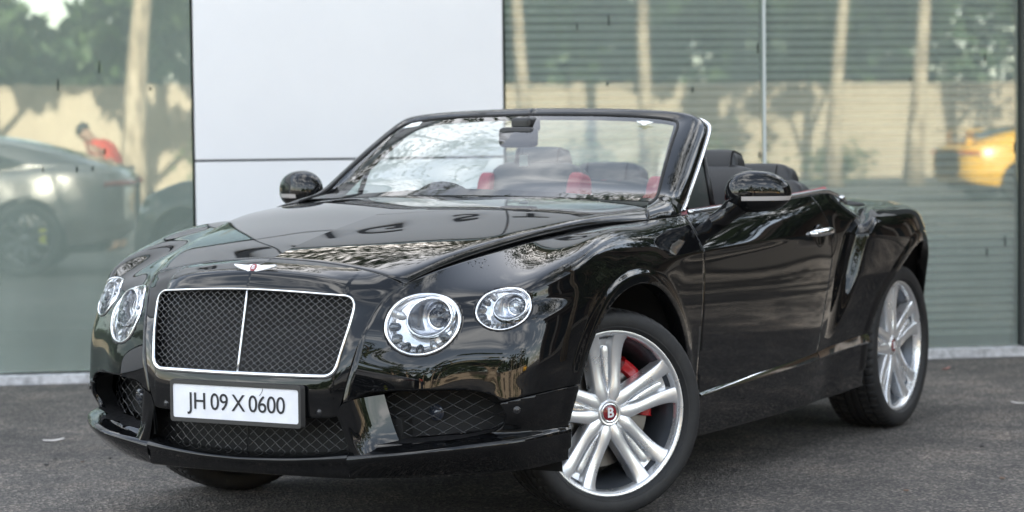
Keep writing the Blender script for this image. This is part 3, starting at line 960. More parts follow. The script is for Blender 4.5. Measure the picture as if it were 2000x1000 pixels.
# one table for the whole left flank: columns run from the grille shell round the corner and back to
# the tail, rows run from the lip / sill up over the shoulder to the bonnet line / belt line
SIDE = [
 [(0.985,0.4,0.235),(1.008,0.402,0.3),(0.978,0.395,0.335),(1,0.385,0.42),(1.003,0.395,0.51),(0.993,0.414,0.585),(0.977,0.426,0.645),(0.959,0.437,0.7),(0.931,0.452,0.745),(0.905,0.468,0.785),(0.87,0.487,0.82),(0.821,0.514,0.848)],
 [(0.885,0.575,0.235),(0.968,0.6,0.32),(0.912,0.585,0.348),(0.918,0.588,0.425),(0.92,0.597,0.51),(0.911,0.6,0.585),(0.891,0.602,0.645),(0.872,0.603,0.7),(0.846,0.6,0.745),(0.817,0.595,0.785),(0.78,0.583,0.822),(0.704,0.547,0.885)],
 [(0.803,0.69,0.237),(0.905,0.72,0.332),(0.845,0.697,0.36),(0.847,0.7,0.425),(0.847,0.708,0.51),(0.84,0.711,0.585),(0.825,0.712,0.645),(0.803,0.712,0.7),(0.779,0.71,0.745),(0.748,0.703,0.787),(0.703,0.688,0.832),(0.55,0.591,0.921)],
 [(0.74,0.785,0.242),(0.822,0.81,0.341),(0.768,0.79,0.37),(0.775,0.802,0.428),(0.778,0.807,0.51),(0.771,0.81,0.585),(0.757,0.811,0.645),(0.735,0.812,0.7),(0.713,0.811,0.745),(0.684,0.806,0.787),(0.632,0.79,0.842),(0.4,0.634,0.95)],
 [(0.648,0.872,0.252),(0.7,0.893,0.349),(0.668,0.88,0.375),(0.69,0.893,0.43),(0.692,0.899,0.512),(0.685,0.901,0.587),(0.672,0.901,0.65),(0.65,0.9,0.704),(0.631,0.896,0.752),(0.597,0.89,0.808),(0.53,0.868,0.886),(0.26,0.675,0.973)],
 [(0.48,0.915,0.262),(0.495,0.928,0.351),(0.485,0.92,0.378),(0.502,0.931,0.435),(0.522,0.943,0.515),(0.525,0.946,0.59),(0.519,0.946,0.655),(0.507,0.946,0.715),(0.486,0.942,0.77),(0.447,0.933,0.838),(0.372,0.898,0.93),(0.13,0.715,0.989)],
 [(0.32,0.915,0.262),(0.318,0.926,0.345),(0.315,0.92,0.376),(0.328,0.935,0.435),(0.343,0.953,0.52),(0.347,0.958,0.6),(0.344,0.959,0.676),(0.336,0.958,0.745),(0.32,0.953,0.805),(0.286,0.938,0.882),(0.215,0.893,0.97),(0.01,0.748,1.002)],
 [(0.09,0.905,0.25),(0.09,0.918,0.33),(0.09,0.914,0.37),(0.095,0.94,0.44),(0.097,0.957,0.53),(0.098,0.962,0.62),(0.097,0.963,0.71),(0.095,0.96,0.79),(0.09,0.954,0.846),(0.075,0.932,0.923),(0.03,0.882,0.994),(-0.115,0.783,1.009)],
 [(-0.15,0.9044,0.235),(-0.15,0.9189,0.315),(-0.15,0.9251,0.365),(-0.15,0.9333,0.44),(-0.15,0.9418,0.535),(-0.15,0.9484,0.635),(-0.15,0.9529,0.745),(-0.15,0.9545,0.84),(-0.152,0.946,0.884),(-0.156,0.92,0.944),(-0.17,0.876,0.996),(-0.23,0.813,1.013)],
 [(-0.33,0.8928,0.222),(-0.33,0.9079,0.3),(-0.33,0.9155,0.36),(-0.33,0.9243,0.44),(-0.33,0.9332,0.54),(-0.33,0.9402,0.65),(-0.33,0.9445,0.768),(-0.33,0.9455,0.866),(-0.33,0.941,0.897),(-0.331,0.914,0.942),(-0.335,0.878,0.993),(-0.345,0.838,1.017)],
 [(-0.52,0.8873,0.215),(-0.52,0.9039,0.3),(-0.52,0.9113,0.358),(-0.52,0.9203,0.44),(-0.52,0.9292,0.54),(-0.52,0.9362,0.65),(-0.52,0.9405,0.77),(-0.52,0.9415,0.873),(-0.52,0.939,0.902),(-0.52,0.912,0.945),(-0.52,0.88,0.988),(-0.52,0.846,1.024)],
 [(-0.9,0.8842,0.212),(-0.9,0.901,0.298),(-0.9,0.9085,0.356),(-0.9,0.9178,0.44),(-0.9,0.9267,0.54),(-0.9,0.9337,0.65),(-0.9,0.9381,0.772),(-0.9,0.939,0.88),(-0.9,0.938,0.908),(-0.9,0.913,0.952),(-0.9,0.884,0.996),(-0.9,0.85,1.036)],
 [(-1.3,0.8802,0.212),(-1.3,0.8974,0.3),(-1.3,0.9048,0.358),(-1.3,0.9138,0.44),(-1.3,0.9227,0.54),(-1.3,0.9297,0.65),(-1.3,0.9341,0.774),(-1.3,0.935,0.884),(-1.3,0.933,0.914),(-1.3,0.914,0.96),(-1.3,0.888,1.006),(-1.3,0.853,1.048)],
 [(-1.65,0.8671,0.214),(-1.65,0.8844,0.304),(-1.65,0.8917,0.362),(-1.65,0.9005,0.442),(-1.65,0.9094,0.542),(-1.65,0.9163,0.652),(-1.65,0.9207,0.778),(-1.65,0.9215,0.886),(-1.65,0.918,0.918),(-1.65,0.905,0.966),(-1.65,0.885,1.014),(-1.65,0.852,1.06)],
 [(-1.84,0.8515,0.216),(-1.84,0.8692,0.31),(-1.84,0.8767,0.37),(-1.84,0.8849,0.446),(-1.84,0.8937,0.546),(-1.84,0.9005,0.656),(-1.84,0.9047,0.78),(-1.84,0.9055,0.884),(-1.84,0.904,0.92),(-1.84,0.896,0.968),(-1.84,0.88,1.018),(-1.84,0.848,1.066)],
 [(-2,0.856,0.22),(-2,0.872,0.316),(-2,0.877,0.378),(-2,0.883,0.45),(-2,0.889,0.55),(-2,0.895,0.66),(-2,0.905,0.78),(-2,0.914,0.87),(-2,0.915,0.905),(-2,0.906,0.955),(-2,0.882,1.002),(-2,0.84,1.058)],
 [(-2.2,0.854,0.224),(-2.2,0.87,0.322),(-2.2,0.876,0.385),(-2.2,0.883,0.456),(-2.2,0.892,0.556),(-2.2,0.902,0.665),(-2.2,0.918,0.775),(-2.2,0.934,0.855),(-2.2,0.938,0.8874),(-2.2,0.928,0.9256),(-2.2,0.892,0.959),(-2.2,0.825,1.01)],
 [(-2.48,0.852,0.23),(-2.48,0.868,0.33),(-2.48,0.876,0.392),(-2.48,0.888,0.464),(-2.48,0.904,0.562),(-2.48,0.922,0.668),(-2.48,0.942,0.77),(-2.48,0.952,0.845),(-2.48,0.95,0.8832),(-2.48,0.934,0.9246),(-2.48,0.893,0.955),(-2.48,0.8,0.9948)],
 [(-2.76,0.845,0.232),(-2.76,0.862,0.335),(-2.76,0.87,0.398),(-2.76,0.884,0.47),(-2.76,0.902,0.565),(-2.76,0.92,0.668),(-2.76,0.938,0.765),(-2.76,0.944,0.835),(-2.76,0.94,0.8824),(-2.76,0.922,0.938),(-2.76,0.88,0.975),(-2.76,0.775,1.0032)],
 [(-3.02,0.806,0.235),(-3.02,0.824,0.34),(-3.02,0.833,0.405),(-3.02,0.846,0.478),(-3.02,0.86,0.57),(-3.02,0.872,0.668),(-3.02,0.88,0.757),(-3.02,0.878,0.822),(-3.02,0.872,0.8642),(-3.02,0.852,0.9144),(-3.02,0.812,0.953),(-3.02,0.715,0.9858)],
 [(-3.3,0.692,0.24),(-3.305,0.717,0.345),(-3.31,0.732,0.41),(-3.312,0.744,0.485),(-3.31,0.754,0.575),(-3.305,0.758,0.668),(-3.296,0.757,0.75),(-3.285,0.747,0.808),(-3.276,0.735,0.84),(-3.26,0.71,0.878),(-3.235,0.662,0.91),(-3.19,0.562,0.946)],
 [(-3.52,0.52,0.245),(-3.535,0.55,0.35),(-3.55,0.57,0.415),(-3.555,0.58,0.49),(-3.55,0.59,0.58),(-3.54,0.592,0.668),(-3.52,0.588,0.745),(-3.495,0.578,0.796),(-3.48,0.568,0.826),(-3.45,0.548,0.86),(-3.405,0.508,0.89),(-3.33,0.43,0.928)],
 [(-3.61,0,0.25),(-3.63,0,0.355),(-3.645,0,0.42),(-3.65,0,0.495),(-3.645,0,0.585),(-3.632,0,0.67),(-3.605,0,0.745),(-3.575,0,0.79),(-3.555,0,0.818),(-3.52,0,0.85),(-3.465,0,0.88),(-3.37,0,0.918)],
]
NCOL, NROW = len(SIDE), len(SIDE[0])
G = np.swapaxes(np.array(SIDE, float), 0, 1)          # [row][col]

def relax(S, n, w=0.25, lock_r=()):
    """even out small waves in a dense sheet, edges fixed"""
    for _ in range(n):
        L = np.zeros_like(S)
        L[1:-1, 1:-1] = (S[:-2, 1:-1] + S[2:, 1:-1] + S[1:-1, :-2] + S[1:-1, 2:]) / 4 - S[1:-1, 1:-1]
        B = np.zeros_like(S)
        B[1:-1, 1:-1] = (L[:-2, 1:-1] + L[2:, 1:-1] + L[1:-1, :-2] + L[1:-1, 2:]) / 4 - L[1:-1, 1:-1]
        S = S - w * B * 2
    return S

NR = 12 * 11
TC = np.concatenate([np.linspace(0, 13, 156), np.linspace(13, 17.2, 110)[1:], np.linspace(17.2, 22, 50)[1:]])   # denser over the haunch
NC = len(TC)
SD = np.ascontiguousarray(patch(G, NR, NC, None, TC))
# ---- END SURF

CAR = tag(empty('convertible_car'), 'black open-top convertible with chrome mesh grille, round twin headlamps and white number plate', 'car')

# swell a soft lip round the wheel arches
P = SD.reshape(-1, 3)
for cx, R in ((ARCH_X[0], ARCH_F), (ARCH_X[1], ARCH_R)):
    r = np.hypot(P[:, 0] - cx, P[:, 2] - WR)
    q = np.clip((R + 0.055 - r) / 0.03, 0, 1)
    q = q * q * (3 - 2 * q)
    m_ = (P[:, 2] > 0.30) & (P[:, 1] > 0.6)
    P[m_, 1] += 0.008 * q[m_]

# the rear haunch starts at a folded edge that sweeps down behind the door
zh = P[:, 2]
xh = np.interp(zh, [.45, .55, .63, .715, .80, .89, .935, .965, .99], [-1.86, -1.94, -2.0, -2.04, -2.07, -2.10, -2.17, -2.29, -2.47])
q = np.clip((xh + .030 - P[:, 0]) / .060, 0, 1); q = q * q * (3 - 2 * q)
rowp = np.repeat(np.linspace(0, NROW - 1, NR), NC)
fz = np.clip((zh - .47) / .25, 0, 1) * np.clip((10.9 - rowp) / .7, 0, 1)
fx = np.clip((P[:, 0] + 2.95) / .60, 0, 1); fx = fx * fx * (3 - 2 * fx)
m_ = (P[:, 1] > .6) & (P[:, 0] < -1.6)
NS = np.cross(np.gradient(SD, axis=1), np.gradient(SD, axis=0)).reshape(-1, 3)
NS /= np.linalg.norm(NS, axis=1)[:, None] + 1e-12
NS[NS[:, 1] < 0] *= -1
amt = fz * (.032 * q * fx - .017 * np.exp(-((P[:, 0] - xh - .060) / .075) ** 2))
P[m_] += (NS * amt[:, None])[m_]

def nrm(yaw, pit):
    return np.array((math.cos(pit) * math.cos(yaw), math.cos(pit) * math.sin(yaw), math.sin(pit)))
class Lamp:
    """an elliptical lamp opening: centre and half axes on the left side of the car"""
    def __init__(o, c, A, B):
        o.c, o.A, o.B = np.array(c), np.array(A), np.array(B)
        o.R = (np.linalg.norm(A) + np.linalg.norm(B)) / 2
        o.n = np.cross(o.A, o.B); o.n /= np.linalg.norm(o.n)
        o.inv = np.linalg.inv(np.stack([o.A, o.B, o.n], 1))
    def ab(o, V):
        return (np.asarray(V) - o.c) @ o.inv.T
    def dist(o, V):
        q = o.ab(V)
        return (np.hypot(q[:, 0], q[:, 1]) - 1) * o.R + 10 * (np.abs(q[:, 2]) > .12)
LAMPS = [Lamp((.8548, .5998, .7311), (-.0666, .1047, .0267), (-.0287, -.0334, .1006)),
         Lamp((.6972, .8084, .7737), (-.0356, .0759, -.0197), (-.0487, .0189, .0691))]

def xdoor_front(z):
    return np.interp(z, [.2, .33, .48, .66, .835, .90, .95, 1.0, 1.06], [-.54, -.525, -.508, -.520, -.535, -.530, -.535, -.552, -.590])
def xdoor_rear(z):
    return np.interp(z, [.2, .40, .45, .62, .80, .93, 1.0, 1.07], [-1.66, -1.69, -1.70, -1.755, -1.835, -1.815, -1.765, -1.725])

V0 = SD.reshape(-1, 3)
F0 = orient(V0, grid_faces(NR, NC), lambda p: (p[0] if p[0] > .5 else 0, 1.0, 0.3))
arch = np.minimum(np.hypot(V0[:, 0] - ARCH_X[0], V0[:, 2] - WR) - ARCH_F, np.hypot(V0[:, 0] - ARCH_X[1], V0[:, 2] - WR) - ARCH_R)
arch = np.where(V0[:, 1] > 0.5, arch, 1.0)
lamps = np.minimum(*[l.dist(V0) - 0.001 for l in LAMPS])
INTAKE = roundpoly([(.398, .478), (.428, .362), (.462, .343), (.60, .352), (.72, .362), (.822, .385), (.845, .43), (.822, .500), (.75, .520), (.58, .522), (.46, .515)], .02)
intake = polysdf(V0[:, 1], V0[:, 2], INTAKE)
intake = np.where(V0[:, 0] > 0.3, intake, 1.0)
GAP = 0.0028
dF = V0[:, 0] - xdoor_front(V0[:, 2])
dR = V0[:, 0] - xdoor_rear(V0[:, 2])
# lower bumper line: from the arch forward to the outer end of the intake
zb = np.interp(V0[:, 1], [.40, .80, .84, .886, .946], [.475, .475, .478, .491, .508])
dB = V0[:, 2] - zb
zs = np.interp(V0[:, 0], [-2.3, -1.69, -1.0, -.52, -.3], [.437, .410, .388, .372, .366])   # trim line along the sill
dS = V0[:, 2] - zs

def panel(name, d, mat=None, depth=0.014, parent=None):
    """cut a panel out of the flank and build it on both sides of the car"""
    V, F = clip(V0, F0, d)
    def vec(p, n):
        for cx, R in ((ARCH_X[0], ARCH_F), (ARCH_X[1], ARCH_R)):
            if abs(np.hypot(p[0] - cx, p[2] - WR) - R) < 0.004:
                return np.array((0, -0.05, 0))
        if p[0] > .95 and p[1] < .415 and .238 < p[2] < .335: return None      # butts against the centre lip
        for l in LAMPS:
            if abs(l.dist(p[None])[0] - .001) < 0.003:
                return -l.n * 0.03
        return -n * depth
    V, F = flange2(V, F, vec)
    o1 = mesh(name, V, F, mat or M['paint'], parent or CAR)
    o2 = mesh(name, np.array(V) * [1, -1, 1], [list(reversed(f)) for f in F], mat or M['paint'], parent or CAR)
    return o1, o2

mn = lambda *a: np.minimum.reduce(a)
front_wing = panel('front_fender', mn(arch, lamps, intake, dF - GAP, np.where(V0[:, 0] > .3, dB - GAP, np.where(V0[:, 0] < .0, dS, 1))))
front_bumper = panel('front_bumper', mn(arch, intake, V0[:, 0] - .28, -dB - GAP))
doors = panel('door', mn(-dF - GAP, dR - GAP, dS - GAP))
quarter = panel('rear_quarter', mn(arch, -dR - GAP, dS - GAP, -V0[:, 0] - 1.5))
sills = panel('sill_panel', mn(arch, -dS - GAP, .1 - V0[:, 0], V0[:, 0] + 2.5, V0[:, 2] - .1), M['paint'])
for o in doors + quarter + front_wing: pass

# tail: the table runs to the centre line, so the quarter panels close the tail; lamps and boot follow below

# ---------------------------------------------------------------- bonnet
shut = spl(G[-1][:9], 64)                       # bonnet line shared with the wings
crease = spl([(.838,.462,.874),(.723,.510,.905),(.607,.548,.936),(.477,.584,.964),(.350,.624,.985),(.224,.668,1.003),(.085,.708,1.022),(-.060,.740,1.038),(-.220,.760,1.050),(-.400,.775,1.062)], 64)
cl = spl([(.835, 0, .925), (.735, 0, .9505), (.627, 0, .975), (.47, 0, 1.004), (.31, 0, 1.030), (.07, 0, 1.064), (-.20, 0, 1.084), (-.42, 0, 1.092)], 64)
shut_end = np.array((-.300, .829, 1.0155))
s_ = np.linspace(0, 1, 64)
shut_h = shut.copy()
k = np.searchsorted(-shut[:, 0], .22)
shut_h = spl(np.concatenate([G[-1][:9], [shut_end]]), 64)
front_y = spl([(.835, 0, .925), (.822, .15, .917), (.823, .30, .902), (.831, .40, .887), (.838, .462, .874)], 25)
hood = []
q = np.linspace(0, 1, 25)
for i in range(64):
    a, b, c = cl[i], crease[i], shut_h[i]
    row = []
    for f in q:
        p = a + (b - a) * f
        drop = a[2] - b[2]
        p[2] = a[2] - drop * (0.55 * f + 0.45 * f ** 2.6) + 0.010 * math.sin(math.pi * f) * s_[i]
        row.append(p)
    w = (1 - s_[i]) ** 3                       # front edge follows the grille shell line
    for j, f in enumerate(q):
        base = cl[0] + (crease[0] - cl[0]) * f
        base[2] = cl[0][2] - (cl[0][2] - crease[0][2]) * (0.55 * f + 0.45 * f ** 2.6)
        row[j] = row[j] + w * (front_y[j] - base)
    for f in np.linspace(0, 1, 9)[1:]:
        m2 = (b + c) / 2 + np.array((0, .006, .006))
        row.append((1 - f) ** 2 * b + 2 * f * (1 - f) * m2 + f * f * c)
    hood.append(row)
H = np.array(hood)
# soften the raised edge
for _ in range(3):
    H[:, 22:28] = (H[:, 21:27] + 2 * H[:, 22:28] + H[:, 23:29]) / 4
H[:, -1] += np.array((0, -.0040, 0.0))
H[0, :] -= np.array((0.0055, 0, 0))
Vh, Fh = H.reshape(-1, 3), orient(H.reshape(-1, 3), grid_faces(64, 33), lambda p: (0, 0, 1))
Vh, Fh = with_mirror(Vh, Fh)
bm = bmesh.new()
vs = [bm.verts.new(v) for v in Vh]
for f in Fh: bm.faces.new([vs[i] for i in f])
bmesh.ops.remove_doubles(bm, verts=bm.verts, dist=0.0002)
me = bpy.data.meshes.new('hood'); bm.to_mesh(me); bm.free()
Vh = np.array([v.co for v in me.vertices]); Fh = [list(p.vertices) for p in me.polygons]
bpy.data.meshes.remove(me)
Vh, Fh = flange2(Vh, Fh, lambda p, n: -n * 0.016)
hood_o = mesh('hood', Vh, Fh, M['paint'], CAR)
bm = bmesh.new(); bm.from_mesh(hood_o.data)
for e in bm.edges:                                # crisp fold down the middle
    if all(abs(v.co.y) < 1e-4 for v in e.verts): e.smooth = False
bm.to_mesh(hood_o.data); bm.free()

# ---------------------------------------------------------------- grille shell (nose piece)
SHELL = [
 [(.835,0,.925),(.822,.15,.917),(.823,.30,.902),(.838,.440,.879),(.821,.514,.848)],
 [(.880,0,.9155),(.868,.15,.9085),(.864,.30,.893),(.865,.424,.866),(.843,.503,.837)],
 [(.922,0,.9030),(.911,.15,.896),(.900,.295,.881),(.890,.412,.853),(.858,.494,.829)],
 [(.952,0,.8880),(.942,.15,.8815),(.927,.30,.867),(.908,.404,.836),(.872,.486,.819)],
 [(.966,0,.8620),(.957,.155,.856),(.942,.31,.843),(.922,.400,.815),(.889,.477,.803)],
 [(.977,0,.833),(.968,.16,.828),(.952,.32,.815),(.935,.400,.792),(.905,.468,.785)],
 [(.992,0,.760),(.984,.17,.755),(.968,.33,.748),(.953,.402,.740),(.934,.452,.740)],
 [(1.013,0,.670),(1.006,.17,.667),(.992,.32,.664),(.982,.392,.664),(.968,.433,.672)],
 [(1.034,0,.585),(1.028,.16,.583),(1.015,.30,.582),(1.005,.372,.583),(.992,.413,.588)],
 [(1.046,0,.510),(1.040,.15,.508),(1.027,.28,.508),(1.016,.352,.509),(1.003,.395,.510)],
 [(1.044,0,.430),(1.037,.14,.428),(1.026,.26,.428),(1.018,.330,.430),(1.010,.370,.436)],
]
SG = patch(SHELL, 132, 70)
Vs = SG.reshape(-1, 3)
_h = [(.0, .8345), (.19, .8285), (.399, .8155), (.391, .72), (.361, .5615), (0, .5615)]
_o = roundpoly(_h + [(-y, z) for y, z in _h[-2:0:-1]], [.10, .08, .052, .08, .042, .02, .042, .08, .052, .08], 14)
def smooth_loop(P, n):
    m = len(P); Q = np.concatenate([P[-3:], P, P[:4]])
    return spl(Q, t=np.linspace(3, 3 + m, n, endpoint=False))
_s = np.r_[0, np.cumsum(np.hypot(*np.diff(np.concatenate([_o, _o[:1]]), axis=0).T))]
_c = np.concatenate([_o, _o[:1]])
_t = np.linspace(0, _s[-1], 260, endpoint=False)
GRD = np.stack([np.interp(_t, _s, _c[:, 0]), np.interp(_t, _s, _c[:, 1])], 1)
Fs = orient(Vs, grid_faces(132, 70), lambda p: (1, 0, .3))
Vs, Fs = clip(Vs, Fs, polysdf(Vs[:, 1], Vs[:, 2], GRD))
Ws = Vs.copy(); k = Ws[:, 1] > .36; Ws[k, 1] -= .0034
Vs2, Fs2 = with_mirror(Ws, Fs)
bm = bmesh.new()
vs = [bm.verts.new(v) for v in Vs2]
for f in Fs2: bm.faces.new([vs[i] for i in f])
bmesh.ops.remove_doubles(bm, verts=bm.verts, dist=0.0003)
me = bpy.data.meshes.new('x'); bm.to_mesh(me); bm.free()
Vs2 = np.array([v.co for v in me.vertices]); Fs2 = [list(p.vertices) for p in me.polygons]
bpy.data.meshes.remove(me)
Vs2, Fs2 = flange2(Vs2, Fs2, lambda p, n: np.array((-.030, 0, 0)) if np.hypot(GRD[:, 0] - p[1], GRD[:, 1] - p[2]).min() < .008 else -n * .016)
shell_o = mesh('grille_surround', Vs2, Fs2, M['paint'], CAR)

def shell_x(y, z):
    """x of the nose surface at (y, z)"""
    P = SG.reshape(-1, 3)
    d = (P[:, 1] - abs(y)) ** 2 + (P[:, 2] - z) ** 2
    k = np.argsort(d)[:6]; w = 1 / (d[k] + 1e-7)
    return float((P[k, 0] * w).sum() / w.sum())
def grille_x(y, z):
    return 1.0375 - (z - .5615) * .235 - 0.035 * (abs(y) / .39) ** 2

# chrome ring round the grille
ring = MB()
loop = []
for i, (y, z) in enumerate(GRD):
    loop.append((shell_x(y, z) + .0015, y, z))
loop = np.array(loop)
for _ in range(4): loop[:, 0] = (np.roll(loop[:, 0], 1) + 2 * loop[:, 0] + np.roll(loop[:, 0], -1)) / 4
rad = np.interp(loop[:, 2], [.56, .575, .62, .80, .835], [.0085, .0075, .0050, .0038, .0036])
ring.tube(loop, rad, 10, closed=True)
ring.build('grille_ring', M['chrome'], shell_o)
bar = MB()
pts = [(grille_x(0, z) + .001, 0, z) for z in np.linspace(.566, .832, 10)]
bar.tube(pts, .0042, 8)
bar.build('grille_bar', M['satin_chrome'], shell_o)

# woven wire mesh of the main grille: two families of waved wires
def woven(outline, xf, pitch, r, amp, slope, back, mat, parent, name, ylim=None, n=5):
    inside = lambda y, z: polysdf(np.array(y), np.array(z), outline)
    mb = MB()
    ys = outline[:, 0]; zs_ = outline[:, 1]
    for fam in (1, -1):
        th = math.atan(slope) * fam
        d = np.array((math.cos(th), math.sin(th)))
        nn = np.array((-d[1], d[0]))
        cs = [np.array(p) @ nn for p in outline]
        ls = [np.array(p) @ d for p in outline]
        for c in np.arange(min(cs) + pitch * .4, max(cs), pitch):
            L_ = np.arange(min(ls), max(ls), pitch / 4)
            P2 = c * nn + L_[:, None] * d
            ins = inside(P2[:, 0], P2[:, 1]) < -r
            i = 0
            while i < len(L_):
                if not ins[i]: i += 1; continue
                j = i
                while j + 1 < len(L_) and ins[j + 1]: j += 1
                if j - i >= 2:
                    pts = []
                    for q_ in range(i, j + 1):
                        y, z = P2[q_]
                        ph = math.pi * (L_[q_] / (pitch)) + (math.pi * round((c - min(cs)) / pitch))
                        pts.append((xf(y, z) - back + fam * amp * math.cos(ph), y, z))
                    mb.tube(pts, r, n, caps=False)
                i = j + 1
    return mb.build(name, mat, parent)
def half(sign):
    return np.array([(y, z) for y, z in GRD if y * sign >= -1e-6])
for sgn in (1, -1):
    hp = [(y, z) for y, z in GRD if y * sgn > .002] + [(sgn * .002, .5625), (sgn * .002, .833)]
    hp.sort(key=lambda p: math.atan2(p[1] - .69, p[0] - sgn * .18))
    woven(np.array(hp), grille_x,   .0172, .0017, .0022, .74, .009, M['dark_chrome'], shell_o, 'grille_mesh')
gb = MB()
gv = [(grille_x(y, z) - .045, y * 1.02, z) for y, z in GRD]
gb.add(gv, [tuple(range(len(gv)))])
gb.build('grille_backing', M['dark'], shell_o, smooth=False)
# ---------------------------------------------------------------- lower front: centre lip, intakes, blades
lipc = [[(.960,0,.231),(1.022,0,.235),(1.036,0,.2575),(1.049,0,.280),(1.034,0,.293),(.985,0,.300)],
        [(.955,.16,.231),(1.016,.16,.235),(1.030,.16,.259),(1.044,.16,.284),(1.028,.16,.298),(.98,.16,.304)],
        [(.945,.30,.231),(1.002,.30,.235),(1.015,.30,.2635),(1.028,.30,.293),(1.010,.30,.308),(.965,.30,.314)],
        [(.930,.400,.231),(.985,.400,.235),(.9965,.401,.2675),(1.008,.402,.300),(.992,.399,.318),(.950,.396,.328)]]
LP = patch(lipc, 24, 30)
V, F = LP.reshape(-1, 3), orient(LP.reshape(-1, 3), grid_faces(24, 30), lambda p: (1, 0, 0))
V, F = with_mirror(V, F)
mesh('front_lip', V, F, M['paint'], CAR)

# blade between the centre and the side intake, its inner wall running back into the side intake
for sg in (1, -1):
    pts = [[(1.012,.368,.440),(1.008,.381,.470),(1.006,.398,.480),(.985,.430,.492),(.900,.478,.500)],
           [(1.002,.380,.400),(1.003,.392,.420),(.998,.410,.428),(.975,.445,.430),(.890,.492,.436)],
           [(.994,.395,.350),(.998,.412,.362),(.990,.430,.366),(.965,.462,.368),(.880,.510,.372)],
           [(.990,.410,.305),(.995,.436,.310),(.988,.458,.314),(.958,.488,.318),(.872,.530,.322)]]
    B = patch(pts, 16, 24)
    V = B.reshape(-1, 3) * [1, sg, 1]
    F = orient(V, grid_faces(16, 24), lambda p: (1, sg, 0))
    mesh('bumper_blade', V, F, M['paint'], CAR)
    # recess walls of the side intake and the wire mesh at its back
    inner = INTAKE.copy()
    c0 = INTAKE.mean(0)
    V, F = [], []
    n_ = len(INTAKE)
    def surf_x(y, z):
        d = (V0[:, 1] - y) ** 2 + (V0[:, 2] - z) ** 2 + 100 * (V0[:, 0] < .3)
        return float(V0[d.argmin(), 0])
    xs = np.array([surf_x(y, z) for y, z in INTAKE])
    for k_ in range(3): xs = (np.roll(xs, 1) + 2 * xs + np.roll(xs, -1)) / 4
    rings = []
    for dep, sc in ((0.0, 1.0), (.045, .955), (.085, .90)):
        rings.append([(x - dep, (c0[0] + (y - c0[0]) * sc) * sg, c0[1] + (z - c0[1]) * sc) for x, (y, z) in zip(xs, INTAKE)])
    for R_ in rings: V += R_
    for a in range(2):
        for i in range(n_):
            j = (i + 1) % n_
            F.append([a * n_ + i, a * n_ + j, (a + 1) * n_ + j, (a + 1) * n_ + i])
    mesh('intake_duct', V, F, M['satin'], front_bumper[0 if sg > 0 else 1])
    pl = np.array([(y, z) for _, y, z in rings[2]])
    def bx(y, z, sg=sg):
        return np.interp(abs(y), [.40, .46, .6, .72, .82, .86], [.89, .875, .815, .745, .655, .60])
    woven(pl, bx, .030, .0016, .002, .62, 0.0, M['gloss_wire'], front_bumper[0 if sg > 0 else 1], 'intake_mesh')
    mb = MB()
    mb.add([(bx(y, z) - .05, y, z) for y, z in pl], [tuple(range(len(pl)))])
    mb.build('intake_backing', M['dark'], front_bumper[0 if sg > 0 else 1], smooth=False)
    # fog lamp behind the mesh
    mb = MB()
    Mx = [[0, 0, 1, bx(.60, .44) - .035], [1, 0, 0, sg * .60], [0, 1, 0, .435], [0, 0, 0, 1]]
    mb.lathe([(0, .012), (.012, .010), (.019, .004), (.020, 0), (.026, .003), (.027, -.004)], 24, Mx)
    mb.build('cruise_sensor', M['bulb'], front_bumper[0 if sg > 0 else 1])
    # parking sensors
    for (y, z) in ((.871, .451),):
        mb = MB()
        x = surf_x(y, z)
        a = .80
        Mx = [[-math.sin(a), 0, math.cos(a), x + .002], [sg * math.cos(a), 0, sg * math.sin(a), sg * (y + .002)], [0, 1, 0, z], [0, 0, 0, 1]]
        mb.lathe([(0, .001), (.0085, .001), (.0095, -.001), (.0115, .0012), (.0125, -.004)], 20, Mx)
        mb.build('parking_sensor', M['sensor'], front_bumper[0 if sg > 0 else 1])
    mb = MB()
    Mx = [[0, 0, 1, shell_x(.305, .447) - .0012], [1, 0, 0, sg * .305], [0, 1, 0, .447], [0, 0, 0, 1]]
    mb.lathe([(0, .003), (.0085, .003), (.0095, 0), (.0115, .002), (.0125, -.004)], 20, Mx)
    mb.build('parking_sensor', M['sensor'], shell_o)

# centre intake: wire mesh and dark duct
CI = roundpoly([(-.372, .428), (.372, .428), (.408, .318), (.30, .306), (0, .300), (-.30, .306), (-.408, .318)], .012)
cx_ = lambda y, z: 0.985 - .06 * (abs(y) / .4) ** 2
for sgn in (1, -1):
    hp = [(y, z) for y, z in np.concatenate([CI, np.stack([np.linspace(-.37, .37, 75), np.full(75, .428)], 1)]) if y * sgn > .003] + [(sgn * .003, .300), (sgn * .003, .428)]
    hp.sort(key=lambda p: math.atan2(p[1] - .36, p[0] - sgn * .19))
    woven(np.array(hp), cx_, .0265, .0014, .0015, .80, 0, M['dark_chrome'], CAR.children[0] if False else shell_o, 'lower_grille_mesh')
mb = MB()
mb.tube([(.988, 0, .300), (.992, 0, .43)], .002, 6)
mb.build('lower_grille_bar', M['satin'], shell_o)
mb = MB()
mb.box((.90, 0, .36), (.004, .44, .085))
mb.build('lower_grille_backing', M['dark'], shell_o, smooth=False)

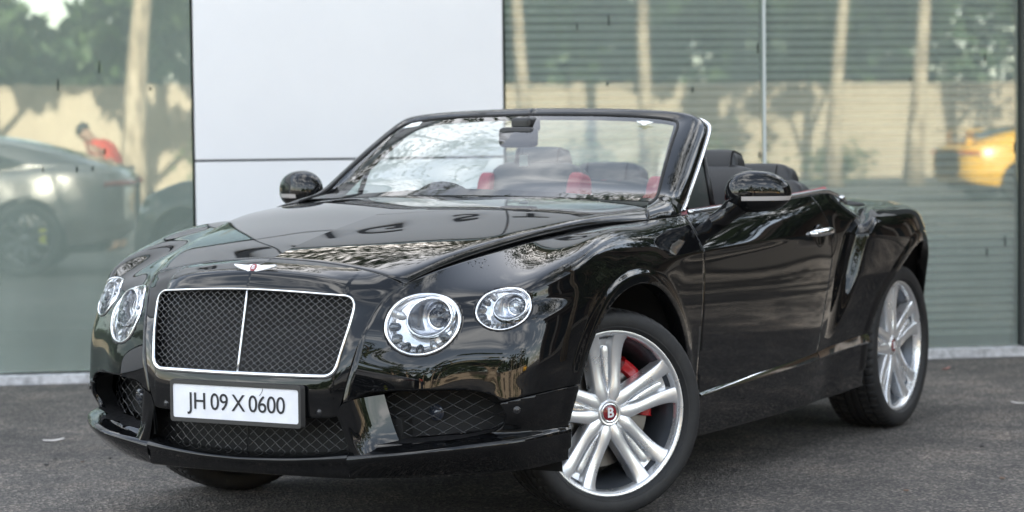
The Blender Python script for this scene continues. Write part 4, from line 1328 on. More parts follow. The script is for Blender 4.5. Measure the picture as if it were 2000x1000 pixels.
# ---------------------------------------------------------------- number plate
plate = empty('license_plate', (1.052, 0, .4645), 0, CAR)
def rect_ring(w, h, wi, hi, x0, x1, r0, r1):
    o = roundpoly([(-w, -h), (w, -h), (w, h), (-w, h)], r0); i_ = roundpoly([(-wi, -hi), (wi, -hi), (wi, hi), (-wi, hi)], r1)
    n = len(o)
    V = [(x0, *p) for p in o] + [(x1, *(p * .985)) for p in o] + [(x1, *p) for p in i_] + [(x1 - .004, *p) for p in i_]
    F = []
    for a in range(3):
        for k_ in range(n):
            j = (k_ + 1) % n
            F.append([a * n + k_, a * n + j, (a + 1) * n + j, (a + 1) * n + k_])
    return V, F
V, F = rect_ring(.2655, .070, .252, .0555, -.014, .006, .012, .010)
autosmooth(mesh('plate_frame', V, F, M['plate_frame'], plate))
mb = MB()
o = roundpoly([(-.253, -.0565), (.253, -.0565), (.253, .0565), (-.253, .0565)], .008)
mb.add([(.0025, *p) for p in o], [tuple(range(len(o)))])
mb.build('plate_face', M['plate_white'], plate, smooth=False)
def text(body, size, loc, mat, parent, name, rot, extrude=.0006, sx=1.0, offset=0.0):
    cu = bpy.data.curves.new(name, 'FONT')
    cu.body = body
    cu.size = size
    cu.extrude = extrude
    cu.align_x = 'CENTER'; cu.align_y = 'CENTER'
    cu.offset = offset
    tmp = bpy.data.objects.new('tmp', cu)
    COL.objects.link(tmp)
    dg = bpy.context.evaluated_depsgraph_get()
    me = bpy.data.meshes.new_from_object(tmp.evaluated_get(dg))
    bpy.data.objects.remove(tmp)
    me.materials.clear(); me.materials.append(mat)
    o = share(name, me, parent, loc, rot, (sx, 1, 1))
    return o
XROT = (math.pi / 2, 0, math.pi / 2)
px = -.193
for chn in 'JH 09 X 0600':
    wd = {'J': .029, 'H': .0445, ' ': .0205, 'X': .039}.get(chn, .0365)
    if chn != ' ':
        text(chn, .079, (.0042, px + wd / 2, -.001), M['ink'], plate, 'plate_character', XROT, .0006, .97, -.0001)
    px += wd
# a hair crack in the plate
mb = MB(); mb.tube([(.0034, .112, .054), (.0034, .110, .046), (.0034, .104, .036), (.0034, .098, .030)], .0007, 5)
mb.build('hair_crack', M['plate_frame'], plate)

# ---------------------------------------------------------------- winged badge on the nose
bd = empty('nose_badge', (.9365, 0, .8985), 0, CAR)
bd.rotation_euler = (0, math.radians(-38), 0)
def wing_outline():
    up_ = [(.0, .0135), (.016, .0125), (.024, .0095), (.045, .0108), (.066, .0128), (.0775, .0132)]
    lo_ = [(.074, .008), (.066, .004), (.056, .0), (.045, -.004), (.034, -.007), (.024, -.0095), (.017, -.0135), (.009, -.0165), (0, -.0175)]
    h = [(y * 1.1, z * 1.12) for y, z in up_ + lo_]
    return np.array(h + [(-y, z) for y, z in reversed(h[1:-1])])
def plate_mesh(out, x0, x1, bev=.0015):
    n = len(out); c = out.mean(0)
    V = [(x0, *p) for p in out] + [(x1 - bev, *p) for p in out] + [(x1, *(c + (p - c) * .94)) for p in out] + [(x1 + .0006, *c)]
    F = []
    for a in range(2):
        for k_ in range(n):
            j = (k_ + 1) % n
            F.append([a * n + k_, a * n + j, (a + 1) * n + j, (a + 1) * n + k_])
    for k_ in range(n): F.append([2 * n + k_, 2 * n + (k_ + 1) % n, 3 * n])
    return V, F
V, F = plate_mesh(wing_outline(), -.004, .004)
autosmooth(mesh('wing_plate', V, F, M['badge_white'], bd))
mb = MB()
mb.lathe([(0, .0062), (.0115, .0060), (.0130, .0052), (.0134, .003)], 28, [[0, 0, 1, 0], [1, 0, 0, 0], [0, 1.12, 0, .0005], [0, 0, 0, 1]])
mb.build('badge_disc', M['badge_red'], bd)
text('B', .021, (.0066, 0, .0004), M['badge_white'], bd, 'badge_letter', XROT, .0005)

# ---------------------------------------------------------------- headlamps
def lamp(lp, sg, big):
    R = lp.R
    flip = np.array((1, sg, 1))
    e1, e2, n = lp.A / R * flip, lp.B / R * flip, lp.n * flip
    C0 = lp.c * flip
    Mx = np.eye(4); Mx[:3, 0] = e1; Mx[:3, 1] = e2; Mx[:3, 2] = n; Mx[:3, 3] = C0
    root = empty('headlamp', (0, 0, 0), 0, CAR)
    pt = lambda a, b, h: C0 + a * e1 + b * e2 + h * n
    # height of the body skin round the opening, so that the bezel follows it
    q = lp.ab(V0); rr = np.hypot(q[:, 0], q[:, 1]); ok = (np.abs(rr - 1.02) < .10) & (np.abs(q[:, 2]) < .1)
    an_ = np.arctan2(q[ok, 1], q[ok, 0]); hh = q[ok, 2]
    NA = 72
    th = 2 * np.pi * np.arange(NA) / NA
    hs_ = np.array([np.average(hh, weights=np.exp(-(np.angle(np.exp(1j * (an_ - t_))) / .12) ** 2)) for t_ in th])
    def turned(prof, follow=1.0):
        V, F = [], []
        m_ = len(prof)
        for k in range(NA):
            for r, h in prof:
                V.append(pt(r * math.cos(th[k]), r * math.sin(th[k]), h + follow * hs_[k] * (r / R) ** 2))
        for k in range(NA):
            k2 = (k + 1) % NA
            for i in range(m_ - 1): F.append((k * m_ + i, k * m_ + i + 1, k2 * m_ + i + 1, k2 * m_ + i))
        V = np.array(V)
        return V, orient(V, F, lambda p: n)
    V, F = turned([(R * .885, -.016), (R * .895, -.003), (R * .915, .0035), (R * .955, .0052), (R * .985, .003), (R * .997, -.002), (R * .997, -.014)])
    mesh('bezel', V, F, M['chrome'], root)
    V, F = turned([(R * .999, -.012), (R * 1.006, .0005), (R * 1.014, .001), (R * 1.018, -.003)])
    mesh('gasket', V, F, M['dark'], root)
    # reflector: from the bezel in to the mouth of the projector shroud
    V, F = [], []
    st = [(0, -.008), (.12, -.018), (.28, -.025), (.6, -.029), (1.0, -.030)]
    for k in range(NA):
        c_, s_2 = math.cos(th[k]), math.sin(th[k])
        for f, h in st:
            a = (1 - f) * R * .90 * c_ + f * (.19 * R + R * .60 * c_); b = (1 - f) * R * .90 * s_2 + f * (.14 * R + R * .60 * s_2)
            V.append(pt(a, b, h + .6 * hs_[k] * (1 - f)))
    m_ = len(st)
    for k in range(NA):
        for i in range(m_ - 1): F.append((k * m_ + i, k * m_ + i + 1, (k + 1) % NA * m_ + i + 1, (k + 1) % NA * m_ + i))
    V = np.array(V)
    mesh('reflector', V, orient(V, F, lambda p: n), M['lamp_white'], root)
    # projector shroud: a sleeve whose axis points ahead of the car
    ax = np.array((1.0, .05 * sg, .04)); ax /= np.linalg.norm(ax)
    ax = ax * .9 + n * .1; ax /= np.linalg.norm(ax)
    f1 = np.cross([0, 0, 1], ax) * sg; f1 /= np.linalg.norm(f1); f2 = np.cross(ax, f1) * sg
    o_ = pt(.19 * R, .14 * R, -.006)
    rs = R * .585
    th2 = np.linspace(0, 2 * np.pi, 56, endpoint=False)
    def ellring(r, h, tilt, sh=0.0):
        A = f1 * tilt + e1 * (1 - tilt); B = f2 * tilt + e2 * (1 - tilt)
        return o_ + r * (np.cos(th2)[:, None] * A + np.sin(th2)[:, None] * B) + h * ax
    def rings_mesh(name, rings, mat):
        V = np.concatenate(rings); nn = len(th2); F = []
        for a in range(len(rings) - 1):
            for k_ in range(nn): F.append([a * nn + k_, a * nn + (k_ + 1) % nn, (a + 1) * nn + (k_ + 1) % nn, (a + 1) * nn + k_])
        mesh(name, V, F, mat, root)
    rings_mesh('shroud_rim', [ellring(rs * 1.06, -.020, 0), ellring(rs * 1.06, -.002, 0), ellring(rs * 1.02, .004, 0), ellring(rs * .95, .005, 0), ellring(rs * .91, .0, 0)], M['lamp_silver'])
    D = R * (.66 if big else .60)
    rings = [ellring(rs * .91, .0, 0)]
    for k_ in range(1, 13):
        f = k_ / 12
        rings.append(ellring(rs * (.91 - .30 * f) + (.0008 if k_ % 2 else 0), -D * f, min(1, f * 1.3)))
    rings_mesh('shroud_sleeve', rings, M['lamp_white'])
    Ml = np.eye(4); Ml[:3, 0] = f1; Ml[:3, 1] = f2; Ml[:3, 2] = ax; Ml[:3, 3] = o_ - D * .93 * ax
    rl = rs * (.46 if big else .44)
    mb = MB(); mb.lathe([(rl * 1.35, -.004), (rl * 1.33, .006), (rl * 1.18, .012), (rl * 1.02, .008), (rl * 1.0, -.006)], 48, Ml)
    mb.build('projector_ring', M['lamp_silver'], root)
    mb = MB(); mb.lathe([(rl, .002), (rl * .92, .009), (rl * .75, .015), (rl * .5, .020), (rl * .25, .0225), (0, .023)], 40, Ml)
    mb.build('projector_lens', M['bulb'] if big else M['clear_bead'], root)
    # daytime-running elements round the bowl
    na = 10 if big else 11
    for k_ in range(na):
        a = math.radians(140 + 262 * k_ / (na - 1))
        ca, sa = math.cos(a), math.sin(a)
        rad_ = R * (.705 - .075 * math.cos(a - .64))
        cc = pt(rad_ * ca, rad_ * sa, -.023)
        kz = 1 - .38 * max(0, math.cos(a - .64))
        rad = (ca * e1 + sa * e2); tan = np.cross(n, rad)
        V = []; F = []
        L_, W_ = (.19 * R * kz, .125 * R * (.5 + .5 * kz))
        for i in range(5):
            f = i / 4 * math.pi / 2
            for j in range(14):
                w = 2 * math.pi * j / 14
                V.append(cc + rad * L_ * math.cos(f) * math.cos(w) + tan * W_ * math.cos(f) * math.sin(w) + n * .012 * math.sin(f))
        for i in range(4):
            for j in range(14): F.append([i * 14 + j, i * 14 + (j + 1) % 14, (i + 1) * 14 + (j + 1) % 14, (i + 1) * 14 + j])
        mesh('led_element', V, F, M['led'] if (k_ % 5) else M['clear_bead'], root)
    # clear cover, gently domed
    V, F = turned([(R * .90, .001), (R * .8, .005), (R * .6, .010), (R * .35, .0135), (R * .02, .0145)])
    mesh('lamp_cover', V, F, M['lens'], root)
for lp in LAMPS:
    for sg in (1, -1): lamp(lp, sg, lp.R > .1)
# ---------------------------------------------------------------- windscreen frame, screen, cabin
PIL = [
 [(-.305,.8290,1.0165),(-.330,.8160,1.043),(-.360,.797,1.058),(-.405,.774,1.0635)],
 [(-.410,.8390,1.0215),(-.412,.8250,1.050),(-.420,.798,1.068),(-.440,.768,1.0700)],
 [(-.520,.8440,1.0275),(-.515,.8260,1.062),(-.508,.795,1.083),(-.500,.757,1.0830)],
 [(-.640,.8080,1.0420),(-.615,.8030,1.079),(-.590,.780,1.103),(-.570,.738,1.1050)],
 [(-.730,.7900,1.1040),(-.700,.7840,1.135),(-.672,.758,1.155),(-.645,.716,1.1560)],
 [(-.830,.7700,1.1720),(-.795,.7620,1.200),(-.763,.734,1.218),(-.735,.692,1.2170)],
 [(-.930,.7480,1.2390),(-.892,.7400,1.265),(-.858,.710,1.281),(-.828,.667,1.2780)],
 [(-1.030,.7240,1.3040),(-.990,.7150,1.328),(-.955,.684,1.341),(-.925,.643,1.3350)],
 [(-1.085,.7030,1.3430),(-1.048,.6930,1.365),(-1.010,.663,1.375),(-.975,.622,1.3620)],
 [(-1.103,.6600,1.3680),(-1.068,.6520,1.388),(-1.028,.627,1.394),(-.990,.588,1.3740)],
 [(-1.098,.5700,1.3850),(-1.062,.5650,1.402),(-1.020,.548,1.406),(-.982,.520,1.3830)],
 [(-1.083,.4300,1.3960),(-1.047,.4250,1.412),(-1.003,.415,1.415),(-.965,.395,1.3920)],
 [(-1.064,.2200,1.4050),(-1.028,.2180,1.420),(-.983,.213,1.421),(-.945,.205,1.3980)],
 [(-1.055,0,1.4080),(-1.018,0,1.423),(-.972,0,1.424),(-.934,0,1.4005)]]
PG = patch(PIL, 110, 20)
V, F = PG.reshape(-1, 3), orient(PG.reshape(-1, 3), grid_faces(110, 20), lambda p: (1, .3, .6))
V, F = with_mirror(V, F)
V, F = flange2(V, F, lambda p, n: -n * .02)
frame_o = mesh('windscreen_frame', V, F, M['paint'], CAR)
# inner face of the frame so it has a back
ING = PG.copy(); ING = ING - np.array((.035, 0, .022)); ING[:, :, 1] *= .975
V, F = ING.reshape(-1, 3), orient(ING.reshape(-1, 3), grid_faces(110, 20), lambda p: (-1, -.3, -.6))
V, F = with_mirror(V, F)
mesh('frame_lining', V, F, M['leather'], frame_o)
# chrome strip that runs up the pillar and over the header
edge = PG[:, 0]
kk = np.argmin(np.abs(edge[:, 0] + .62) + (edge[:, 2] > 1.1))
path = np.concatenate([edge[kk:], edge[kk:-1][::-1] * [1, -1, 1]])
mb = MB(); mb.tube(path + np.array((-.004, 0, .003)), .0075, 8)
mb.build('screen_trim', M['chrome'], frame_o)
# dark rubber line between frame and glass
ed = PG[:, -1]
path = np.concatenate([ed[8:], ed[8:-1][::-1] * [1, -1, 1]])
mb = MB(); mb.tube(path, .006, 6); mb.build('screen_seal', M['dark'], frame_o)

# the windscreen itself
left = ed[10:]                                   # foot of the pillar, up and across the header to the middle
bot = spl([(-.430, 0, 1.098), (-.433, .22, 1.096), (-.442, .45, 1.090), (-.462, .64, 1.082), (-.485, .762, 1.079)], 30)
# columns across, rows up
corner = np.argmin(np.linalg.norm(left - np.array((-.985, .60, 1.371)), axis=1))
side_e = left[:corner + 1]; top_e = left[corner:][::-1]
def resample(P, n):
    s = np.r_[0, np.cumsum(np.linalg.norm(np.diff(P, axis=0), axis=1))]; t_ = np.linspace(0, s[-1], n)
    return np.stack([np.interp(t_, s, P[:, k_]) for k_ in range(3)], 1)
nu, nv = 30, 26
bot[-1] = side_e[0]
Bc, Tc, Sc = resample(bot, nu), resample(top_e, nu), resample(side_e, nv)
Lc = np.linspace(0, 1, nv)[:, None] * (Tc[0] - Bc[0]) + Bc[0]
Lc += np.outer(np.sin(np.pi * np.linspace(0, 1, nv)), (.012, 0, .012))
WS = np.zeros((nv, nu, 3))
for i in range(nv):
    for j in range(nu):
        a, b_ = i / (nv - 1), j / (nu - 1)
        WS[i, j] = ((1 - a) * Bc[j] + a * Tc[j] + (1 - b_) * Lc[i] + b_ * Sc[i]
                    - ((1 - a) * (1 - b_) * Bc[0] + (1 - a) * b_ * Bc[-1] + a * (1 - b_) * Tc[0] + a * b_ * Tc[-1]))
V, F = WS.reshape(-1, 3), orient(WS.reshape(-1, 3), grid_faces(nv, nu), lambda p: (1, 0, .8))
V, F = with_mirror(V, F)
screen_o = mesh('windscreen', V, F, M['screen'], CAR)
# printed black border of the glass (a sheet just inside it)
def band(rows, cols, name, off=-.004):
    S = WS[rows][:, cols] + np.array((off, 0, off))
    a, b_ = S.shape[:2]
    V, F = with_mirror(S.reshape(-1, 3), orient(S.reshape(-1, 3), grid_faces(a, b_), lambda p: (1, 0, .8)))
    return mesh(name, V, F, M['dark'], screen_o)
band(slice(0, 3), slice(0, nu), 'glass_border')
band(slice(2, nv), slice(nu - 2, nu), 'glass_border')
band(slice(nv - 2, nv), slice(0, nu - 1), 'glass_border')
# stickers on the glass
def on_screen(a, b_, sg=1):
    p = WS[int(round(a * (nv - 1))), int(round(b_ * (nu - 1)))].copy(); p[1] *= sg
    return p
mb = MB()
q4 = [(-.945, -.600, 1.345), (-.972, -.575, 1.364), (-.968, -.520, 1.371), (-.945, -.525, 1.352)]
mb.add([np.array(p) + (.006, 0, .008) for p in q4], [(0, 1, 2, 3)])
mb.build('registration_sticker', M['sticker'], screen_o, smooth=False)
# emblem sticker high on the near side
pc = WS[nv - 4, nu - 7] + np.array((.006, 0, .008))
tu = (WS[nv - 4, nu - 4] - WS[nv - 4, nu - 10]); tu /= np.linalg.norm(tu)
tv = (WS[nv - 3, nu - 7] - WS[nv - 6, nu - 7]); tv /= np.linalg.norm(tv)
o = np.array([(-.034, .012), (-.022, .012), (-.014, .017), (.014, .017), (.022, .012), (.034, .012), (.027, .002), (.012, -.004), (.006, -.018), (-.006, -.018), (-.012, -.004), (-.027, .002)])
mb = MB(); mb.add([pc + tu * a + tv * b_ for a, b_ in o], [tuple(range(len(o)))])
mb.build('emblem_sticker', M['sticker'], screen_o, smooth=False)

# cowl between bonnet and glass
cw = [[(-.405, 0, 1.083), (-.405, .3, 1.080), (-.403, .55, 1.072), (-.400, .770, 1.050)], [(-.46, 0, 1.080), (-.46, .3, 1.078), (-.48, .58, 1.070), (-.52, .76, 1.055)]]
CW = patch(cw, 4, 24)
V, F = with_mirror(CW.reshape(-1, 3), grid_faces(4, 24))
mesh('cowl_panel', V, F, M['satin'], CAR)
# dashboard, tunnel, floor
ds = [[(-.46, -.72, 1.060), (-.46, -.36, 1.075), (-.46, 0, 1.075), (-.46, .36, 1.070), (-.46, .72, 1.060)],
      [(-.62, -.74, 1.065), (-.62, -.38, 1.098), (-.62, 0, 1.080), (-.62, .38, 1.080), (-.62, .74, 1.065)],
      [(-.78, -.75, 1.050), (-.77, -.38, 1.105), (-.78, 0, 1.065), (-.78, .38, 1.062), (-.78, .75, 1.050)],
      [(-.84, -.75, .960), (-.80, -.38, 1.00), (-.84, 0, .96), (-.84, .38, .96), (-.84, .75, .960)],
      [(-.76, -.75, .70), (-.76, -.38, .70), (-.76, 0, .70), (-.76, .38, .70), (-.76, .75, .70)]]
DS = patch(ds, 30, 40)
mesh('dashboard', DS.reshape(-1, 3), orient(DS.reshape(-1, 3), grid_faces(30, 40), lambda p: (0, 0, 1)), M['leather'], CAR)
mb = MB()
a = np.linspace(0, 2 * np.pi, 40, endpoint=False)
sw = [(-.93 + .05 * np.sin(t_), -.38 + .185 * np.cos(t_), .945 + .178 * np.sin(t_)) for t_ in a]
mb.tube(sw, .016, 10, closed=True)
for an in (0, math.pi, -math.pi / 2):
    mb.tube([(-.915, -.38, .935), (-.93 + .05 * math.sin(an), -.38 + .18 * math.cos(an), .945 + .17 * math.sin(an))], .014, 8)
mb.lathe([(0, .02), (.05, .015), (.06, 0), (.06, -.05)], 24, [[0, 0, -1, -.915], [1, 0, 0, -.38], [0, 1, 0, .935], [0, 0, 0, 1]])
mb.build('steering_wheel', M['leather'], CAR)
# rear-view mirror hung from the header
mb = MB()
mb.tube([(-.925, 0, 1.385), (-.87, 0, 1.355), (-.835, 0, 1.335)], [.012, .010, .012], 10)
mb.build('mirror_stalk', M['satin'], CAR)
def blob(name, c, h, mat, parent, rot=(0, 0, 0), lv=3, pts=None):
    """a rounded block: box cage smoothed by subdivision"""
    mb = MB(); mb.box((0, 0, 0), h)
    o = mb.build(name, mat, parent)
    bm = bmesh.new(); bm.from_mesh(o.data)
    bmesh.ops.subdivide_edges(bm, edges=bm.edges, cuts=2, use_grid_fill=True)
    if pts:
        for v in bm.verts: v.co = Vector(pts(*v.co))
    bm.to_mesh(o.data); bm.free()
    o.location = c; o.rotation_euler = rot
    md = o.modifiers.new('sub', 'SUBSURF'); md.levels = lv - 1; md.render_levels = lv - 1
    o.data.polygons.foreach_set('use_smooth', np.ones(len(o.data.polygons), bool))
    return o
mir = blob('interior_mirror', (-.835, 0, 1.312), (.030, .078, .040), M['satin'], CAR)
blob('camera_housing', (-.895, 0, 1.362), (.05, .045, .028), M['satin'], CAR)

# tag hanging from the mirror
mb = MB(); mb.tube([(-.845, .01, 1.29), (-.848, .012, 1.245)], .0012, 5); mb.build('tag_string', M['satin'], mir.parent)
mb = MB(); mb.box((-.85, .014, 1.222), (.0015, .019, .023)); mb.build('hanging_tag', M['sticker'], CAR, False)
# seats
def seat(x, y, zt, rear=False):
    r = empty('seat', (x, y, 0), 0, CAR)
    w = .235 if not rear else .25
    b_ = blob('backrest', (.02, 0, zt - .36), (.075, w, .30), M['leather'], r, (0, math.radians(-14 if not rear else -10), 0))
    def shape(px, py, pz):
        k_ = 1 - .25 * max(0, pz / .16)
        return (px, py * k_, pz)
    h = blob('headrest', (-.055 if not rear else -.03, 0, zt - .105), (.060, .135 if not rear else .185, .105), M['leather'], r, (0, math.radians(-12), 0), 3, shape)
    for s in (1, -1):
        o_ = blob('side_bolster', (.06, s * (w - .015), zt - .34), (.062, .036, .235 if not rear else .2), M['red_leather'], r, (0, math.radians(-14), 0))
        o_ = blob('headrest_piping', (-.05 if not rear else -.025, s * .10, zt - .105), (.064, .005, .102), M['satin'], r, (0, math.radians(-12), 0))
    blob('cushion', (.32, 0, .60), (.28, w, .09), M['red_leather'], r)
    # winged emblem stitched on the headrest
    mb = MB()
    o = wing_outline() * 1.0
    mb.add([(.0, *p) for p in o], [tuple(range(len(o)))])
    e = mb.build('stitched_emblem', M['red_leather'], r, smooth=False)
    e.location = (.010 if not rear else .036, 0, zt - .09); e.rotation_euler = (0, math.radians(-10), 0)
    return r
seat(-1.72, .40, 1.245); seat(-1.68, -.395, 1.262)
seat(-2.24, .385, 1.178, True); seat(-2.28, -.36, 1.185, True)
# door inner trims and cabin tub
for sg in (1, -1):
    mb = MB()
    T = patch([[(-.56, .80, 1.015), (-1.1, .808, 1.03), (-1.75, .808, 1.05), (-2.1, .78, 1.07)], [(-.56, .765, .99), (-1.1, .76, 1.0), (-1.75, .76, 1.02), (-2.1, .74, 1.03)], [(-.56, .75, .60), (-1.1, .75, .60), (-1.75, .75, .60), (-2.1, .72, .6)]], 12, 24) * [1, sg, 1]
    mesh('door_trim', T.reshape(-1, 3), grid_faces(12, 24), M['red_leather'], CAR)
    # strip of belt between the outer skin and the trim
    top = spl(G[-1][9:17], 60)
    a_ = top * [1, sg, 1]; b2 = (top - np.array((0, .045, .006))) * [1, sg, 1]
    V = np.concatenate([a_, b2]); F = [[i, i + 1, 61 + i, 60 + i] for i in range(59)]
    mesh('belt_cap', V, orient(V, F, lambda p: (0, 0, 1)), M['satin'], CAR)
    # chrome belt strip
    st = [p for p in top if p[0] < -.60]
    path = np.array(st) * [1, sg, 1] + np.array((0, -.010 * sg, .006))
    mb = MB(); mb.tube(path, np.interp(path[:, 0], [-2.1, -1.8, -.6], [.013, .010, .008]), 8)
    mb.build('belt_strip', M['satin_chrome'], CAR)
    # small fixed quarter light behind the pillar
    q3 = np.array([(-.66, .795, 1.045), (-.985, .805, 1.048), (-.990, .768, 1.255)]) * [1, sg, 1]
    q3 = np.array([(-.665, .796, 1.045), (-.90, .803, 1.050), (-.935, .752, 1.230)]) * [1, sg, 1]
    mesh('quarter_light', q3, [(0, 1, 2)], M['side_glass'], CAR, False)
    mb = MB(); mb.tube([q3[1], q3[2]], .011, 8); mb.build('quarter_light_post', M['satin'], CAR)
mb = MB()
mb.box((-1.5, 0, .42), (1.0, .78, .02)); mb.build('cabin_floor', M['leather'], CAR, False)
# tonneau and rear deck
belt = spl(G[-1][14:], 90)
mid = np.stack([belt[:, 0], np.zeros(90), belt[:, 2] + np.interp(belt[:, 0], [-3.37, -2.6, -2.2], [.0, .045, .03])], 1)
rowsT = []
for f in np.linspace(0, 1, 16):
    p = belt * (1 - f) + mid * f
    p[:, 2] = belt[:, 2] + (mid[:, 2] - belt[:, 2]) * math.sin(f * math.pi / 2)
    rowsT.append(p)
DT = np.array(rowsT)
Vd, Fd = DT.reshape(-1, 3), orient(DT.reshape(-1, 3), grid_faces(16, 90), lambda p: (0, 0, 1))
xc = lambda V: -2.10 - .32 * (1 - (V[:, 1] / .85) ** 2)      # rear rim of the cockpit is bowed
Vt, Ft = clip(Vd, Fd, np.minimum.reduce([xc(Vd) - Vd[:, 0], Vd[:, 0] - (xc(Vd) - .36), .785 - Vd[:, 1]]))
Vt, Ft = with_mirror(Vt + np.array((0, 0, .006)), Ft)
Vt, Ft = flange2(Vt, Ft, lambda p, n: -n * .012)
mesh('tonneau', Vt, Ft, M['cloth'], CAR)
Vb, Fb = clip(Vd, Fd, np.maximum((xc(Vd) - .362) - Vd[:, 0], np.minimum(Vd[:, 1] - .787, -2.08 - Vd[:, 0])))
Vb, Fb = with_mirror(Vb, Fb)
mesh('boot_lid', Vb, Fb, M['paint'], CAR)
mb = MB()
yy = np.linspace(-.845, .845, 61)
rim = []
for y in yy:
    x = -2.10 - .32 * (1 - (y / .85) ** 2)
    d_ = (Vd[:, 0] - x) ** 2 + (Vd[:, 1] - abs(y)) ** 2
    k_ = np.argsort(d_)[:4]; w_ = 1 / (d_[k_] + 1e-6)
    rim.append((x, y, float((Vd[k_, 2] * w_).sum() / w_.sum()) + .008))
rim = np.array(rim)
for _ in range(5): rim[1:-1] = (rim[:-2] + 2 * rim[1:-1] + rim[2:]) / 4
mb.tube(rim, .011, 8); mb.build('cockpit_rim', M['satin_chrome'], CAR)
# rear bulkhead of the cabin
mb = MB(); mb.box((-2.46, 0, .72), (.02, .70, .22)); mb.build('bulkhead', M['leather'], CAR, False)
# ---------------------------------------------------------------- wheels
RIMR = 0.2835
def make_wheel():
    """wheel about the local +y axis (outer face towards +y), centre at the origin"""
    root = empty('wheel')
    T = [[1, 0, 0, 0], [0, 0, 1, 0], [0, -1, 0, 0], [0, 0, 0, 1]]        # lathe z -> +y
    T = np.array([[1, 0, 0, 0], [0, 0, 1, 0], [0, 1, 0, 0], [0, 0, 0, 1]], float)
    # tyre: grooved tread with slit shoulders
    prof = [(.284, .088), (.2875, .104), (.292, .1135), (.300, .1205), (.311, .1248), (.326, .1255), (.340, .123), (.349, .117), (.3555, .108), (.3595, .096),
            (.3605, .084), (.3545, .082), (.3545, .073), (.3615, .071), (.3625, .040), (.3555, .038), (.3555, .028), (.363, .026), (.363, .006), (.357, .004)]
    prof = prof + [(r, -h) for r, h in reversed(prof)]
    n = 300
    V, F = [], []
    m_ = len(prof)
    for k in range(n):
        a = 2 * math.pi * k / n
        for i, (r, h) in enumerate(prof):
            rr = r
            if r > .350 and (k % 5) == 0 and .03 < abs(h) < .121: rr = r - .006
            a2 = a + .16 * abs(h)
            V.append((rr * math.cos(a2), h, rr * math.sin(a2)))
    for k in range(n):
        k2 = (k + 1) % n
        for i in range(m_ - 1): F.append((k * m_ + i, k * m_ + i + 1, k2 * m_ + i + 1, k2 * m_ + i))
    V = np.array(V)
    F = orient(V, F, lambda p: (p[0], 0, p[2]))
    ty = autosmooth(mesh('tyre', V, F, M['rubber'], root), 30)
    # raised ring on the sidewall
    mb = MB(); mb.lathe([(.2965, .1180), (.2985, .1218), (.3015, .1222), (.3035, .1220)], 96, T); mb.build('sidewall_rib', M['rubber'], root)
    # rim: lip and barrel
    mb = MB()
    mb.lathe([(.266, .070), (.2685, .088), (.2725, .0985), (.278, .1045), (.2825, .1065), (.2870, .1060), (.2885, .102), (.287, .094), (.268, .060), (.258, .02), (.254, -.06), (.262, -.10), (.285, -.115)], 96, T)
    rim = autosmooth(mb.build('rim', M['alloy'], root), 40)
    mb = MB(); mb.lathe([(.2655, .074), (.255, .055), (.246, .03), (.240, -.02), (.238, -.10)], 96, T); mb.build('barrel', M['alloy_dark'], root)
    # five broad spokes, each split by a channel with a bar in it
    rs = [.046, .062, .080, .100, .130, .165, .200, .232, .256, .272]
    hw = [.0330, .0440, .0510, .0545, .0570, .0605, .0650, .0710, .0785, .0880]
    cw_ = [.0020, .0025, .0050, .0105, .0158, .0185, .0205, .0228, .0255, .0280]
    top = [.0800, .0815, .0825, .0825, .0815, .0815, .0835, .0875, .0925, .0970]
    ch = [.0790, .0800, .0780, .0640, .0540, .0500, .0490, .0510, .0560, .0640]
    tt = np.linspace(0, len(rs) - 1, 34)
    rs, hw, cw_, top, ch = [spl(np.array(q_), t=tt) for q_ in (rs, hw, cw_, top, ch)]
    V, F = [], []
    secs = []
    for r, w, c, tz, cz in zip(rs, hw, cw_, top, ch):
        half_ = [(w + .002, tz - .050), (w + .001, tz - .026), (w, tz - .014), (w - .0005, tz - .008), (w - .0025, tz - .0035), (w - .0065, tz - .0006), ((w + c) / 2 - .001, tz + .0006), (c + .005, tz - .0004), (c + .0022, tz - .0018), (c + .0006, tz - .005), (c, (tz + cz) / 2 - .002), (c - .001, cz + .001), (c - .0015, cz), (0, cz)]
        secs.append([(y, h) for y, h in half_] + [(-y, h) for y, h in reversed(half_[:-1])])
    ns = len(secs[0])
    for r, s in zip(rs, secs):
        for w, h in s: V.append((w, h, math.sqrt(max(r * r - w * w, 1e-6))))
    for i in range(len(rs) - 1):
        for j in range(ns - 1): F.append((i * ns + j, i * ns + j + 1, (i + 1) * ns + j + 1, (i + 1) * ns + j))
    SV = np.array(V)
    F = orient(SV, F, lambda p: (0, 1, 0))
    sp = autosmooth(mesh('spoke', SV, F, M['alloy'], root), 50)
    # bar lying in the channel
    bV, bF = [], []
    br = [.070, .095, .130, .170, .210, .228, .235]
    bw = [.0015, .0045, .0088, .0112, .0128, .0120, .0070]
    bz = [.0795, .0800, .0785, .0775, .0785, .0795, .0785]
    for r, w, z in zip(br, bw, bz):
        for y, h in ((w, z - .016), (w, z - .003), (w - .0025, z), (-w + .0025, z), (-w, z - .003), (-w, z - .016)): bV.append((y, h, r))
    for i in range(len(br) - 1):
        for j in range(5): bF.append((i * 6 + j, i * 6 + j + 1, (i + 1) * 6 + j + 1, (i + 1) * 6 + j))
    bF.append(tuple((len(br) - 1) * 6 + j for j in range(6)))
    bF = orient(np.array(bV), bF, lambda p: (0, 1, 0))
    bo = mesh('spoke_bar', bV, bF, M['alloy'], root)
    md = bo.modifiers.new('bev', 'BEVEL'); md.width = .0015; md.segments = 2
    for k in range(1, 5):
        for o in (sp, bo):
            c = o.copy(); COL.objects.link(c); c.parent = root; c.rotation_euler = (0, 2 * math.pi * k / 5, 0)
